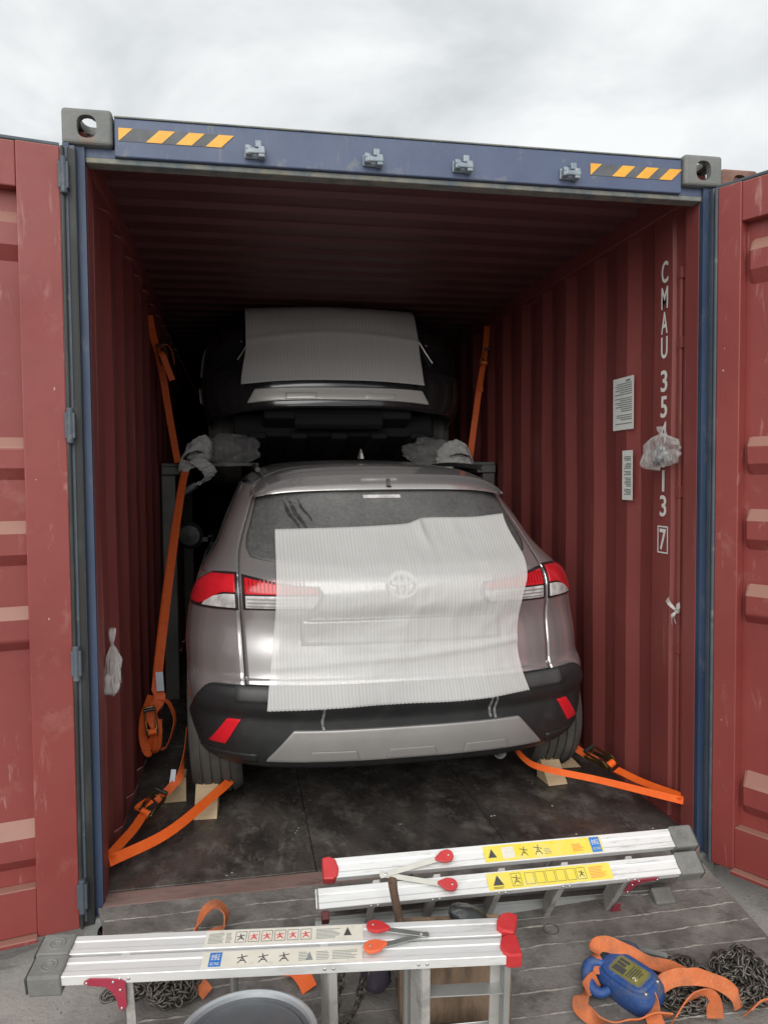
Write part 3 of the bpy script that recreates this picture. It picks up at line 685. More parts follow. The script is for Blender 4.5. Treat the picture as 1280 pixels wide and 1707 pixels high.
# bumper
def bbot(q): return .285+.02*sst(.6, 1.0, abs(q))
bp_ = cp(S1.patch(-1.10, 1.10, bbot, bump_top, .012, 90, 26, byx=False), 'bumper', PLAST, smooth=True, solid=.012)
cp(S1.patch(-.70, .70, .585, .634, .020, 40, 4), 'bumper_step', PLASTG, bp_, smooth=True, solid=.010)
skw = lambda z: .592-(z-.335)/(.462-.335)*.115
skid = cp(S1.patch(lambda z: -skw(z), skw, .335, .462, .030, 60, 12), 'skid_plate', SILV, smooth=True, solid=.020, bevel=.004)
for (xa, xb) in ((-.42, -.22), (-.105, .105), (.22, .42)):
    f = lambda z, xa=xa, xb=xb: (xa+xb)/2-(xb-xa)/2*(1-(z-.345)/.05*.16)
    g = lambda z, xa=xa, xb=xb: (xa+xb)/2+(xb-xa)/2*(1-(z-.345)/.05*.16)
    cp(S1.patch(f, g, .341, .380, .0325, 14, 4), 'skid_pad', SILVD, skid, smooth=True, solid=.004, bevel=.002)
for sg in (-1, 1):
    f0 = lambda z: sg*(.825-(z-.385)/.115*.085); f1 = lambda z: sg*(.755-(z-.385)/.115*.070)
    cp(S1.patch(f0, f1, .388, .500, .019, 8, 8), 'reflector', REFL, bp_, smooth=True, solid=.010, bevel=.003)
    cp(S1.patch(lambda z: sg*.86, lambda z: sg*.63, .318, .352, .017, 14, 4), 'bumper_corner_blade', PLAST, bp_, smooth=True, solid=.008)
# tail lights: outer piece on the quarter, inner piece on the tailgate
for sg in (-1, 1):
    o0 = lambda z: sg*S1.sx(.675, z); oend = hermite([(.94, .86), (.985, .945), (1.03, .91), (1.10, .72)])
    tl = cp(S1.patch(o0, lambda z: sg*oend(z), .950, lambda q: 1.098-.012*sst(.6, .95, abs(q)), .006, 20, 12, byx=False), 'tail_light', LSMK, smooth=True, solid=.012, bevel=.002)
    cp(S1.patch(lambda z: sg*S1.sx(.682, z), lambda z: sg*(oend(z)-.035), lambda q: 1.022-.058*sst(.58, .76, abs(q)), lambda q: 1.086-.020*sst(.7, .93, abs(q)), .012, 20, 10, byx=False), 'red_lens', LRED, tl, smooth=True, solid=.006, bevel=.002)
    cp(S1.patch(lambda z: sg*S1.sx(.684, z), lambda z: sg*(.725-.9*(z-.96)), .960, lambda q: 1.016-.020*sst(.56, .72, abs(q)), .0115, 14, 8, byx=False), 'clear_lens', LCLR, tl, smooth=True, solid=.006, bevel=.002)
    i1 = lambda z: sg*.656
    ti = cp(S1.patch(lambda z: sg*(.325+.6*abs(z-1.012)), i1, .953, lambda q: 1.094-.045*(1-sst(.2, .58, abs(q))), .006, 30, 12), 'tail_light', LSMK, tg, smooth=True, solid=.012, bevel=.002)
    cp(S1.patch(lambda z: sg*(.345+.6*abs(z-1.012)), lambda z: sg*.642, 1.018, lambda q: 1.082-.040*(1-sst(.2, .58, abs(q))), .012, 30, 8), 'red_lens', LRED, ti, smooth=True, solid=.006, bevel=.002)
    cp(S1.patch(lambda z: sg*(.345+.6*abs(z-1.012)), lambda z: sg*.642, .962, 1.012, .0115, 30, 6), 'clear_lens', LCLR, ti, smooth=True, solid=.006, bevel=.002)
    for k in range(16):
        xr = .405+.0155*k
        cp(S1.patch(lambda z: sg*xr, lambda z: sg*(xr+.006), 1.026, 1.070, .0132, 1, 2), 'lens_rib', LRED2, ti)
    for k in range(3):
        cp(S1.patch(lambda z: sg*.40, lambda z: sg*.635, .970+.014*k, .974+.014*k, .0145, 8, 1), 'lens_rib', SILV, ti, solid=.002)
# emblem: three ovals
em = MB(); ez, ex = 1.045, -.008
def oval_pts(w, h, cx, cz, n=40): return [S1.pt(S1.sx(cx+w/2*math.cos(t), cz+h/2*math.sin(t)), cz+h/2*math.sin(t), .022) for t in [2*math.pi*i/n for i in range(n)]]
em.tube(oval_pts(.118, .082, ex, ez), .0060, 6, closed=True).tube(oval_pts(.082, .034, ex, ez+.017), .0042, 6, closed=True).tube(oval_pts(.034, .076, ex, ez), .0042, 6, closed=True)
cp(em, 'emblem', WHITE, tg, smooth=True)
# wheels
def wheel(x, y, par, xf, r=.345, w=.215):
    h = w/2; pf = [(.20, -h+.01), (r-.09, -h), (r-.03, -h-.004), (r-.010, -h+.018)]
    for g in (-.062, -.021, .021, .062):
        pf += [(r-.001*abs(g)*60*.1, g-.0055), (r-.010, g-.005), (r-.010, g+.005), (r-.001*abs(g)*6, g+.0055)]
    pf += [(r-.010, h-.018), (r-.03, h+.004), (r-.09, h), (.20, h-.01)]
    wh = MB().lathe(pf, (x, y, r), 'x', 56).build('wheel', TYRE, par, smooth=True, xf=xf)
    rm = MB().lathe([(.205, -h+.012), (.19, -h+.03), (.08, -.02), (.03, -.03), (.001, -.03)], (x, y, r), 'x', 24); rm.lathe([(.205, h-.012), (.19, h-.03), (.08, .02), (.03, .03), (.001, .03)], (x, y, r), 'x', 24)
    rm.build('rim', RACK, wh, smooth=True, xf=xf)
    return wh
for x in (-.815, .815):
    wheel(x, .70, car, XF1); wheel(x, 3.40, car, XF1)
ub = MB().b2(-.66, .66, .40, 4.0, .26, .50); ub.b2(-.62, .62, .12, .45, .34, .55)
cp(ub, 'underbody', DARK, bevel=.02)
ax = MB().tube([(-.72, .70, .33), (.72, .70, .33)], .045, 10); cp(ax, 'rear_axle', DARK, smooth=True)
ex_ = MB().tube([(.43, .16, .265), (.43, .45, .27), (.40, .9, .28)], [.030, .030, .034], 14, cap=False); cp(ex_, 'exhaust_pipe', RACK, smooth=True, solid=.003)
for (dxs, wv) in ((-1.0, .07),):
    mm = MB().lathe([(.001, -.03), (.07, -.025), (.095, 0), (.07, .05), (.001, .07)], (-1.00, 2.45, 1.10), 'y', 16); mm.box((-.93, 2.46, 1.07), (.10, .03, .03)); cp(mm, 'side_mirror', PLAST, smooth=True)
    mm = MB().lathe([(.001, -.03), (.07, -.025), (.095, 0), (.07, .05), (.001, .07)], (1.00, 2.45, 1.10), 'y', 16); mm.box((.93, 2.46, 1.07), (.10, .03, .03)); cp(mm, 'side_mirror', PLAST, smooth=True)

# foam sheet hung over the tailgate
fy = hermite([(.54, -.050), (.58, -.045), (.62, -.030), (.70, .000), (.80, .018), (.90, .010), (.98, -.008), (1.06, .000), (1.12, .050), (1.19, .130), (1.28, .215), (1.36, .290)])
def foam1(u, v):
    zt = lerp(1.277, 1.326, u)+.012*math.sin(math.pi*u)*-1+.018*sst(.55, .62, u)*(1-sst(.62, .9, u)); zb = lerp(.568, .592, u)+.006*math.sin(7*u)
    z = lerp(zb, zt, v)
    xl = lerp(-.580, -.527, v)+.012*math.sin(math.pi*v); xr = .512-.030*math.sin(math.pi*min(v/.62, 1))+.030*math.exp(-((v-.74)/.12)**2)-.012*sst(.8, 1, v)
    x = lerp(xl, xr, u); a = abs(x)/.92
    y = fy(z)+.5*(1-(1-a**2.6)**(1/2.6))-.018
    y += .00018*math.sin(u*2*math.pi*66+.5*math.sin(v*4))*(.6+.9*nz(u*11, v*2, 1))+.0011*nz(u*40, v*1.6, 7)+.004*abs(nz(u*6, v*7, 12))
    y += .013*nz(u*3.1, v*3.4, 4)+.010*(abs(nz(u*4.2+v*2, v*5-u*2, 21))-.25)-.016*math.exp(-((v-.22-.06*u)/.018)**2)*.45-.018*math.exp(-((u-.60-.10*(1-v))/.016)**2)*sst(.80, .97, v)
    y += -.03*sst(.90, 1, u)*sst(.5, .85, v)*0-.02*(1-sst(0, .12, v))*(.5+.5*math.sin(u*9))
    return Vector((x+CX, y+CY, z+.004*math.sin(u*2*math.pi*66)*.3*(1-sst(0, .03, v))))
fs = MB().grid(foam1, 434, 70).build('foam_sheet', FOAM, smooth=True, solid=.0012, fix=False)
tag(fs, 'white ribbed foam sheet hung over the tailgate of the grey crossover', 'foam sheet', 'protective foam sheets')
# tape tails of clear film below the sheet
for (x, z) in ((-.355, .55), (.372, .555), (.350, .56)):
    pts = [(x+CX+.004*math.sin(i), CY+S1.Y(z-.014*i)-.030-.004*(i % 2), z+.02-.014*i) for i in range(8)]
    MB().ribbon(pts, (1, 0, .1), .010, .0006).build('film_strip', CLING, car)

# ------------------------------------------------------------------ the second car on the rack
TH = rad(-14)
XF2 = Matrix.Translation((.015, 2.30, 2.045)) @ Matrix.Rotation(TH, 4, 'X') @ Matrix.Translation((0, 0, -.385))
S2 = Surf([(.16, .36), (.24, .12), (.30, .035), (.36, .02), (.42, .015), (.50, .0), (.60, .01), (.66, .04), (.75, .05), (.86, .05), (.96, .06), (1.02, .11), (1.045, .2), (1.06, .40), (1.075, .66)],
          [(.16, .70), (.24, .78), (.30, .83), (.42, .89), (.60, .905), (.80, .89), (.92, .84), (1.0, .76), (1.04, .66), (1.075, .55)], D=.42)
car2 = empty('raised_car', (.015, 3.2, 1.2))
tag(car2, 'dark car lifted on the rack above, only its rear underside catching light', 'car')
def c2(b, name, m, parent=car2, **kw): return b.build(name, m, parent, xf=XF2, **kw)
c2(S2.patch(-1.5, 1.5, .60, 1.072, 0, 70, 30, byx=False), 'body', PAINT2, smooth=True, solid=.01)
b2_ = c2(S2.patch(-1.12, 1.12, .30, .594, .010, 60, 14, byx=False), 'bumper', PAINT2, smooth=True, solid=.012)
sk2 = lambda z: .60-(z-.345)/.085*.05
skd = c2(S2.patch(lambda z: -sk2(z), sk2, .345, .430, .034, 40, 8), 'skid_plate', SILVB, smooth=True, solid=.030, bevel=.006)
for (xa, xb) in ((-.36, -.16), (.16, .36)):
    c2(S2.patch(xa, xb, .352, .392, .038, 10, 3), 'skid_pad', SILVB, skd, smooth=True, solid=.005, bevel=.002)
ubm = MB().b2(-.70, .70, .35, 2.2, .20, .36); ubm.b2(-.50, .50, .14, .4, .26, .36)
for i in range(5): ubm.b2(-.60+.28*i, -.48+.28*i, .3, 2.0, .17, .22)
ubm.tube([(-.3, .18, .26), (.3, .18, .26)], .06, 10)
ub2 = c2(ubm, 'underbody', DARK, bevel=.015)
for x in (-.27, .05, .22, -.08): c2(MB().box((x, .20, .31), (.05, .03, .02)), 'bumper_clip', DARK, b2_, bevel=.005)
for sg in (-1, 1):
    wheel(sg*.76, .86, car2, XF2)
    c2(MB().tube([S2.pt(sg*1.0, lerp(.66, .87, i/9), .012) for i in range(10)], .0055, 6), 'chrome_trim', SILVB, smooth=True)
    c2(MB().tube([S2.pt(sg*1.0, lerp(.46, .56, i/6), .020) for i in range(7)], .0050, 6), 'chrome_trim', SILVB, smooth=True)
    c2(MB().tube([S2.pt(sg*S2.sx(lerp(.66, .53, i/6), .65+.22*i/6), .65+.22*i/6, .012) for i in range(7)], .0055, 6), 'chrome_trim', SILVB, smooth=True)
    c2(S2.patch(lambda z: sg*.62, lambda z: sg*.80, .78, .90, .008, 8, 6), 'tail_light', LSMK, smooth=True, solid=.01)
em2 = MB(); c_ = .93
def o2(w, h, cz): return [S2.pt(S2.sx(.005+w/2*math.cos(t), cz+h/2*math.sin(t)), cz+h/2*math.sin(t), .012) for t in [2*math.pi*i/30 for i in range(30)]]
em2.tube(o2(.12, .07, c_), .005, 6, closed=True); c2(em2, 'emblem', RACK, smooth=True)
fy2 = hermite([(.40, -.075), (.46, -.055), (.55, -.040), (.70, -.012), (.85, .0), (.95, .025), (1.01, .07), (1.05, .14)])
def foam2(u, v):
    z = lerp(.430+.018*math.sin(math.pi*u)**2, 1.045, v); xl = lerp(-.625, -.590, sst(0, .5, v)); xr = lerp(.575, .555, v)
    x = lerp(xl, xr, u)-.02; a = abs(x)/.9
    y = fy2(z)+.42*(1-(1-a**2.6)**(1/2.6))*.8-.030+.0014*math.sin(u*2*math.pi*55)*.4*(.6+.9*nz(u*9, v*2, 2))+.0018*nz(u*30, v, 8)+.012*nz(u*3, v*3, 9)-.010*math.exp(-((v-.52-.06*math.sin(3*u))/.03)**2)
    return XF2 @ Vector((x, y, z))
fs2 = MB().grid(foam2, 330, 40).build('foam_sheet', FOAMD, smooth=True, solid=.0012, fix=False)
tag(fs2, 'grey ribbed foam sheet on the tail of the raised dark car', 'foam sheet', 'protective foam sheets')

# ------------------------------------------------------------------ rack
rk = empty('car_rack', (0, 2.6, 0)); tag(rk, 'steel rack with side posts carrying the raised car', 'rack')
for sg in (-1, 1):
    x = sg*1.115
    MB().b2(x-.045, x+.045, 2.56, 2.65, 0, 1.52).build('post', RACK, rk, bevel=.006)
    MB().b2(min(sg*1.155, sg*.52), max(sg*1.155, sg*.52), 2.55, 2.66, 1.575, 1.598).build('wheel_plate', RACK, rk, bevel=.004)
    MB().b2(min(sg*1.155, sg*1.02), max(sg*1.155, sg*1.02), 2.53, 4.6, 1.521, 1.5745).build('side_beam', RACK, rk, bevel=.004)
    MB().b2(x-.045, x+.045, 4.5, 4.59, 0, 1.52).build('post', RACK, rk, bevel=.006)
MB().tube([(-1.02, 2.50, 1.40), (-.93, 2.48, 1.455)], .022, 10).build('locking_pin', KEEP, rk, smooth=True)
# padding and film wrapped round the wheel seats
def crumple(c, r, seed, sub=4, amp=.28, fr=2.2, sq=(1, 1, 1), rot=None):
    bm = bmesh.new(); bmesh.ops.create_icosphere(bm, subdivisions=sub, radius=1.0); b = MB()
    for v in bm.verts:
        p = v.co; k = 1+amp*nz(p.x*fr+seed, p.y*fr, p.z*fr)+amp*.5*(abs(nz(p.x*fr*2.6, p.y*fr*2.6+seed, p.z*fr*2.6))-.2)-amp*.25*abs(nz(p.x*fr*6, p.y*fr*6+seed, p.z*fr*6))
        q = Vector((p.x*k*r*sq[0], p.y*k*r*sq[1], p.z*k*r*sq[2])); q = rot @ q if rot else q
        b.v.append(tuple(Vector(c)+q))
    b.f = [tuple(v.index for v in f.verts) for f in bm.faces]; bm.free(); return b
ry = lambda a: Matrix.Rotation(rad(a), 3, 'Y')
def pad(label, base, ribs, core):
    e = empty('foam_padding', base); tag(e, label, 'padding', 'padding on the rack arms')
    for k, (pts, wid, wd) in enumerate(ribs):
        b = MB(); P2 = cr_spline(pts, 8); n = len(P2); m_ = 8; W_ = Vector(wid).normalized()
        for i, p in enumerate(P2):
            for j in range(m_+1):
                q = p+W_*wd*(j/m_-.5); q = q+Vector((.010*nz(i*.5, j*.6, k), .016*nz(i*.35+9, j*.5, k), .014*nz(i*.4, j*.45+5, k))); b.v.append(tuple(q))
        for i in range(n-1):
            for j in range(m_): b.f.append((i*(m_+1)+j, i*(m_+1)+j+1, (i+1)*(m_+1)+j+1, (i+1)*(m_+1)+j))
        b.build('foam_fold', WRAP, e, smooth=True, solid=.005)
    crumple(core[0], core[1], 3, sub=3, sq=(1, .5, .6)).build('foam_core', WRAP, e)
pad('crumpled grey foam padding folded over the left rack arm under the straps', (-.92, 2.42, 1.6),
    [([(-1.02, 2.42, 1.60), (-.985, 2.36, 1.68), (-.90, 2.35, 1.725), (-.845, 2.38, 1.69), (-.84, 2.43, 1.62)], (.25, .2, .55), .11),
     ([(-1.03, 2.38, 1.585), (-.97, 2.34, 1.575), (-.90, 2.36, 1.62), (-.85, 2.40, 1.63)], (.3, -.1, .8), .08),
     ([(-.93, 2.34, 1.62), (-.87, 2.33, 1.575), (-.835, 2.35, 1.53), (-.87, 2.38, 1.48), (-.92, 2.40, 1.47)], (.7, .3, .35), .09)], ((-.91, 2.44, 1.64), .075))
pad('crumpled grey foam padding folded over the right rack arm beside the strap', (.86, 2.46, 1.6),
    [([(.955, 2.48, 1.60), (.93, 2.42, 1.66), (.86, 2.40, 1.70), (.77, 2.42, 1.68), (.72, 2.47, 1.63)], (-.2, .2, .6), .10),
     ([(.95, 2.44, 1.585), (.86, 2.40, 1.60), (.76, 2.42, 1.585), (.70, 2.46, 1.60)], (-.1, -.1, .8), .07)], ((.84, 2.48, 1.64), .07))
cw = crumple((-.70, 2.46, 1.685), .19, 21, sq=(1.0, .55, .55)).build('film_wrap', CLING)
tag(cw, 'clear cling film wrapped over the left wheel seat of the rack', 'film wrap', 'film on the wheel seats')
cw = crumple((.66, 2.46, 1.665), .19, 27, sq=(1.0, .55, .50)).build('film_wrap', CLING)
tag(cw, 'clear cling film wrapped over the right wheel seat of the rack', 'film wrap', 'film on the wheel seats')
# ------------------------------------------------------------------ straps, ratchets, wedges
def frame(c, d, n):
    d = Vector(d).normalized(); n = Vector(n); n = (n-d*n.dot(d)).normalized(); w = n.cross(d)
    return Matrix(((d.x, w.x, n.x, c[0]), (d.y, w.y, n.y, c[1]), (d.z, w.z, n.z, c[2]), (0, 0, 0, 1)))
def ratchet(par, c, d, n, sc=1.0, wd=.04):
    F = frame(c, d, n) @ Matrix.Scale(sc, 4)
    h = wd/2
    for sg in (-1, 1):
        y = sg*(h+.005)
        MB().extrude([(-.09, -.008), (.055, -.010), (.075, .004), (.07, .022), (.03, .026), (-.02, .012), (-.09, .008)], lambda a, b: F @ Vector((a, y-.002, b)), lambda a, b: F @ Vector((a, y+.002, b))).build('ratchet_side_plate', RATCH, par, bevel=.001)
        MB().extrude([(.02, .012), (.05, .02), (.03, .036), (-.075, .040), (-.085, .030)], lambda a, b: F @ Vector((a, y+sg*.004-.0015, b)), lambda a, b: F @ Vector((a, y+sg*.004+.0015, b))).build('handle_plate', RATCH, par, bevel=.001)
        g = []
        for i in range(24):
            r = .020 if i % 2 else .0155; t = 2*math.pi*i/24; g.append((.045+r*math.cos(t), .008+r*math.sin(t)))
        MB().extrude(g, lambda a, b: F @ Vector((a, y-sg*.0045-.001, b)), lambda a, b: F @ Vector((a, y-sg*.0045+.001, b))).build('ratchet_gear', RATCH, par)
    MB().tube([F @ Vector((.045, -h-.012, .008)), F @ Vector((.045, h+.012, .008))], .010*sc, 12).build('spool', RATCH, par, smooth=True)
    MB().tube([F @ Vector((-.078, -h-.008, .035)), F @ Vector((-.078, h+.008, .035))], .009*sc, 12).build('handle_grip', BLKM, par, smooth=True)
    MB().tube([F @ Vector((-.082, -h-.006, 0)), F @ Vector((-.082, h+.006, 0))], .005*sc, 10).build('anchor_bolt', RATCH, par, smooth=True)
    MB().tube([F @ (Vector((.045, -h*.96, .008))), F @ (Vector((.045, h*.96, .008)))], .0165*sc, 14).build('webbing_roll', ORANGEB, par, smooth=True)
def strap_thing(label, loc, name='tie_down_strap', grp=None):
    e = empty(name, loc); tag(e, label, 'strap', grp); return e
def web(par, pts, wid, width=.036, m=ORANGEB, n=8, th=.003):
    if isinstance(wid, list):
        W_ = [Vector(w) for w in wid]; pp = cr_spline(pts, n); ws = cr_spline(W_, n)
        return MB().ribbon(pp, [tuple(w) for w in ws], width, th).build('webbing', m, par, smooth=True)
    return MB().ribbon(cr_spline(pts, n), wid, width, th).build('webbing', m, par, smooth=True)
G = 'orange lashing straps'
t = strap_thing('bright orange strap with ratchet round the left rear wheel of the crossover', (-1.16, .17, .09), grp=G)
web(t, [(-1.152, .168, .080), (-.96, .375, .075), (-.785, .645, .105), (-.700, .775, .135), (-.672, .86, .20), (-.668, .96, .28)], [(-.5, -.1, .8), (-.5, -.1, .8), (-.5, -.1, .8), (-.4, -.1, .8), (-.1, -.3, .9), (0, -.5, .8)], .040)
web(t, [(-1.152, .172, .098), (-1.10, .40, .085), (-1.075, .535, .085)], (-.85, .05, .35), .036)
web(t, [(-1.072, .545, .095), (-1.10, .60, .09), (-1.055, .66, .10)], (-.85, .05, .35), .036)
web(t, [(-1.03, .66, .088), (-.975, .735, .120), (-.940, .775, .150), (-.925, .86, .22), (-.918, .97, .30)], [(-.7, .2, .7), (-.6, .2, .7), (-.4, .1, .8), (0, -.3, .9), (0, -.5, .9)], .036, ORANGE)
ratchet(t, (-1.052, .612, .082), (-.45, -1.0, -.22), (.25, -.35, .9), 1.0)
MB().ribbon([(-.975, .745, .125), (-.968, .76, .165), (-.966, .77, .185)], (1, .2, 0), .022, .001).build('care_tag', TAGW, t)
t = strap_thing('bright orange strap with ratchet round the right rear wheel of the crossover', (1.15, .12, .14), grp=G)
web(t, [(1.148, .115, .130), (.924, .417, .118), (.735, .60, .118), (.668, .675, .138), (.640, .76, .19), (.655, .93, .28)], [(.3, 0, .9), (.3, 0, .9), (.3, -.1, .9), (.2, -.3, .9), (0, -.4, .9), (0, -.6, .8)], .030)
web(t, [(1.150, .120, .145), (1.105, .36, .115), (1.068, .545, .108)], (.85, .1, .45), .036)
web(t, [(1.02, .65, .115), (.975, .76, .135), (.945, .86, .17), (.948, 1.0, .25)], [(.7, .1, .5), (.7, .1, .5), (.4, 0, .8), (0, -.4, .9)], .036, ORANGE)
ratchet(t, (1.040, .625, .118), (.42, -1.0, -.12), (-.25, -.25, .9), 1.05)
MB().ribbon([(.985, .80, .15), (.965, .86, .185), (.955, .88, .19)], (.6, .5, .2), .024, .001).build('care_tag', TAGW, t)
# long strap pair on the left
t = strap_thing('orange strap with ratchet running from left wall ring to the rack arm', (-1.16, 2.1, 2.44), grp=G)
web(t, [(-1.163, 2.06, 2.47), (-1.150, 2.14, 2.36), (-1.118, 2.24, 2.20), (-1.075, 2.34, 1.85), (-1.040, 2.40, 1.60)], (1, -.1, .15), .042, ORANGE)
web(t, [(-1.128, 2.17, 2.27), (-1.10, 2.15, 2.25), (-1.07, 2.16, 2.17), (-1.045, 2.16, 2.10)], (.7, .2, .6), .036, ORANGE)
web(t, [(-1.12, 2.17, 2.29), (-1.08, 2.15, 2.315), (-1.045, 2.16, 2.28), (-1.03, 2.17, 2.20)], (0, 1, .1), .030, ORANGE)
ratchet(t, (-1.105, 2.185, 2.255), (.25, .15, -1), (.3, -1, 0), .8)
t = strap_thing('long orange strap hanging from the rack with bundled ratchet near the floor', (-1.08, 1.2, .2), grp=G)
web(t, [(-.985, 2.38, 1.56), (-1.005, 2.25, 1.45), (-1.035, 1.90, 1.12), (-1.06, 1.50, .75), (-1.075, 1.24, .50), (-1.078, 1.20, .44)], (1, -.1, -.1), .046, ORANGE)
web(t, [(-1.00, 2.37, 1.55), (-1.018, 2.25, 1.44), (-1.050, 1.90, 1.11), (-1.075, 1.50, .74), (-1.088, 1.24, .49)], (.5, .8, -.2), .036, ORANGE)
web(t, [(-1.078, 1.20, .45), (-1.06, 1.17, .40), (-1.10, 1.16, .33), (-1.075, 1.15, .24), (-1.12, 1.16, .16), (-1.14, 1.18, .14)], (1, .2, .2), .052, ORANGE)
web(t, [(-1.10, 1.17, .42), (-1.135, 1.15, .32), (-1.14, 1.14, .22), (-1.115, 1.13, .145), (-1.075, 1.14, .17), (-1.07, 1.16, .30)], (.7, .6, .1), .046, ORANGE)
web(t, [(-1.07, 1.18, .40), (-1.02, 1.17, .38), (-.99, 1.17, .30), (-1.005, 1.17, .22), (-1.03, 1.17, .16), (-1.06, 1.17, .145)], (.3, .9, .1), .030, ORANGE)
ratchet(t, (-1.100, 1.125, .295), (.1, 0, -1), (.2, -1, 0), .95)
MB().ribbon([(-1.060, 1.17, .535), (-1.058, 1.165, .49), (-1.055, 1.165, .44)], (1, -.1, 0), .036, .001).build('care_tag', TAGW, t)
t = strap_thing('orange strap with ratchet running from right wall ring to the rack arm', (1.16, 2.7, 2.5), grp=G)
web(t, [(1.163, 2.74, 2.60), (1.12, 2.66, 2.40), (1.05, 2.58, 2.12), (.985, 2.52, 1.80), (.945, 2.48, 1.60), (.935, 2.47, 1.56)], (1, -.1, .15), .042, ORANGE)
web(t, [(1.09, 2.60, 2.30), (1.06, 2.58, 2.20), (1.055, 2.56, 2.10)], (.9, .2, .1), .036, ORANGE)
web(t, [(1.10, 2.60, 2.32), (1.07, 2.58, 2.34), (1.05, 2.58, 2.30)], (.2, .9, .1), .03, ORANGE)
ratchet(t, (1.098, 2.58, 2.34), (-.25, -.1, -1), (-.3, -1, 0), .8)

def wedge(P, label, d, L=.16, wd=.095, h=.10):
    """wooden wedge, high end towards +d, its slope falls the other way"""
    F = frame((P[0], P[1], 0), d, (0, 0, 1))
    poly = [(0, .001), (L, .001), (L, h), (L-.022, h)]
    b = MB().extrude(poly, lambda a, c: F @ Vector((a, -wd/2, c)), lambda a, c: F @ Vector((a, wd/2, c))); o = b.build('wooden_wedge', WOOD, bevel=.002)
    return tag(o, label, 'wedge', 'wooden wheel wedges')
wedge((-.825, .635), 'pine wedge behind the left rear wheel under the strap', (.05, 1, 0), L=.135, wd=.10, h=.115)
wedge((-1.045, .90), 'pine wedge on the outer side of the left rear wheel', (1, .02, 0), L=.125, wd=.105, h=.115)
wedge((.835, .675), 'pine wedge behind the right rear wheel under the strap', (-.08, 1, 0), L=.13, wd=.10, h=.115)
wedge((1.045, .92), 'pine wedge on the outer side of the right rear wheel', (-1, .05, 0), L=.125, wd=.105, h=.11)

# ------------------------------------------------------------------ bags on the walls
def bag(label, c, prof, m, seed, flat=.6, sag=0.0, lean=(0, 0)):
    """thin plastic gathered at a knot; prof: (radius, z) from the knot down, creased along its length"""
    b = MB(); n = 72; P2 = cr_spline([(r, z, 0) for r, z in prof], 7); z0 = prof[0][1]; z1 = prof[-1][1]
    for i, p in enumerate(P2):
        h = (z0-p.y)/(z0-z1)
        for j in range(n):
            a = 2*math.pi*j/n; ca, sa = math.cos(a), math.sin(a)
            f = 1+.45*nz(ca*1.5+seed, sa*1.5, h*2.6)+.55*(abs(nz(ca*3.0+seed, sa*3.0, h*3.2))-.25)+.16*(abs(nz(ca*9+seed, sa*9, h*5))-.2)
            b.v.append((c[0]+p.x*f*flat*ca+lean[0]*h, c[1]+p.x*f*sa+lean[1]*h, c[2]+p.y+sag*sa*h+.010*nz(ca*3, sa*3+seed, h*5)*h))
    K = len(P2)
    for i in range(K-1):
        for j in range(n): b.f.append((i*n+j, i*n+(j+1) % n, (i+1)*n+(j+1) % n, (i+1)*n+j))
    o = b.build('plastic_bag', m, smooth=True, fix=True)
    for p in o.data.polygons: p.use_smooth = False
    return tag(o, label, 'bag', 'plastic bags tied in the container')
bl = bag('small white knotted plastic bag hanging on the left inner wall', (-1.140, .295, .72), [(.022, .205), (.026, .188), (.020, .165), (.009, .145), (.028, .122), (.052, .092), (.064, .055), (.068, .018), (.054, -.014), (.001, -.024)], BAGW, 6.3, .5, .018, (.0, -.035))
bg_ = bag('clear plastic bag of hardware hanging over the serial number', (1.112, .255, 1.595), [(.026, .105), (.020, .090), (.008, .075), (.050, .062), (.095, .036), (.112, .0), (.112, -.030), (.085, -.058), (.001, -.066)], BAG, 11, .50, -.012)
for i in range(9):
    a = random.Random(i); q0 = Vector((1.118+a.uniform(-.012, .018), .255+a.uniform(-.06, .055), 1.582+a.uniform(-.035, .025)))
    MB().tube([q0, q0+Vector((a.uniform(-.01, .01), a.uniform(-.03, .03), a.uniform(-.02, .02)))], .011, 10).build('hardware', (KEEP if i % 2 else RACK), bg_, smooth=True)
kb = empty('tied_film', (1.165, .175, .915)); tag(kb, 'scrap of white film knotted round the right lashing bar', 'film')
for (p, q, w) in (((0, 0, 0), (-.015, .052, .045), .022), ((0, 0, 0), (-.015, -.045, .032), .026), ((0, 0, 0), (-.018, .010, -.055), .022), ((0, 0, 0), (-.012, -.012, -.050), .012)):
    o_ = Vector((1.152, .182, .918)); mid = (Vector(p)+Vector(q))*.5+Vector((-.012, 0, .006))
    MB().ribbon(cr_spline([o_+Vector(p), o_+mid, o_+Vector(q)], 6), (.2, .6, .8) if abs(q[1]) < .02 else (.3, .1, .9), [w*(.35+.75*i/12) for i in range(13)], .0008).build('film_end', BAGW, kb, smooth=True)
crumple((1.152, .182, .918), .012, 5, sub=2).build('knot', BAGW, kb, smooth=True)

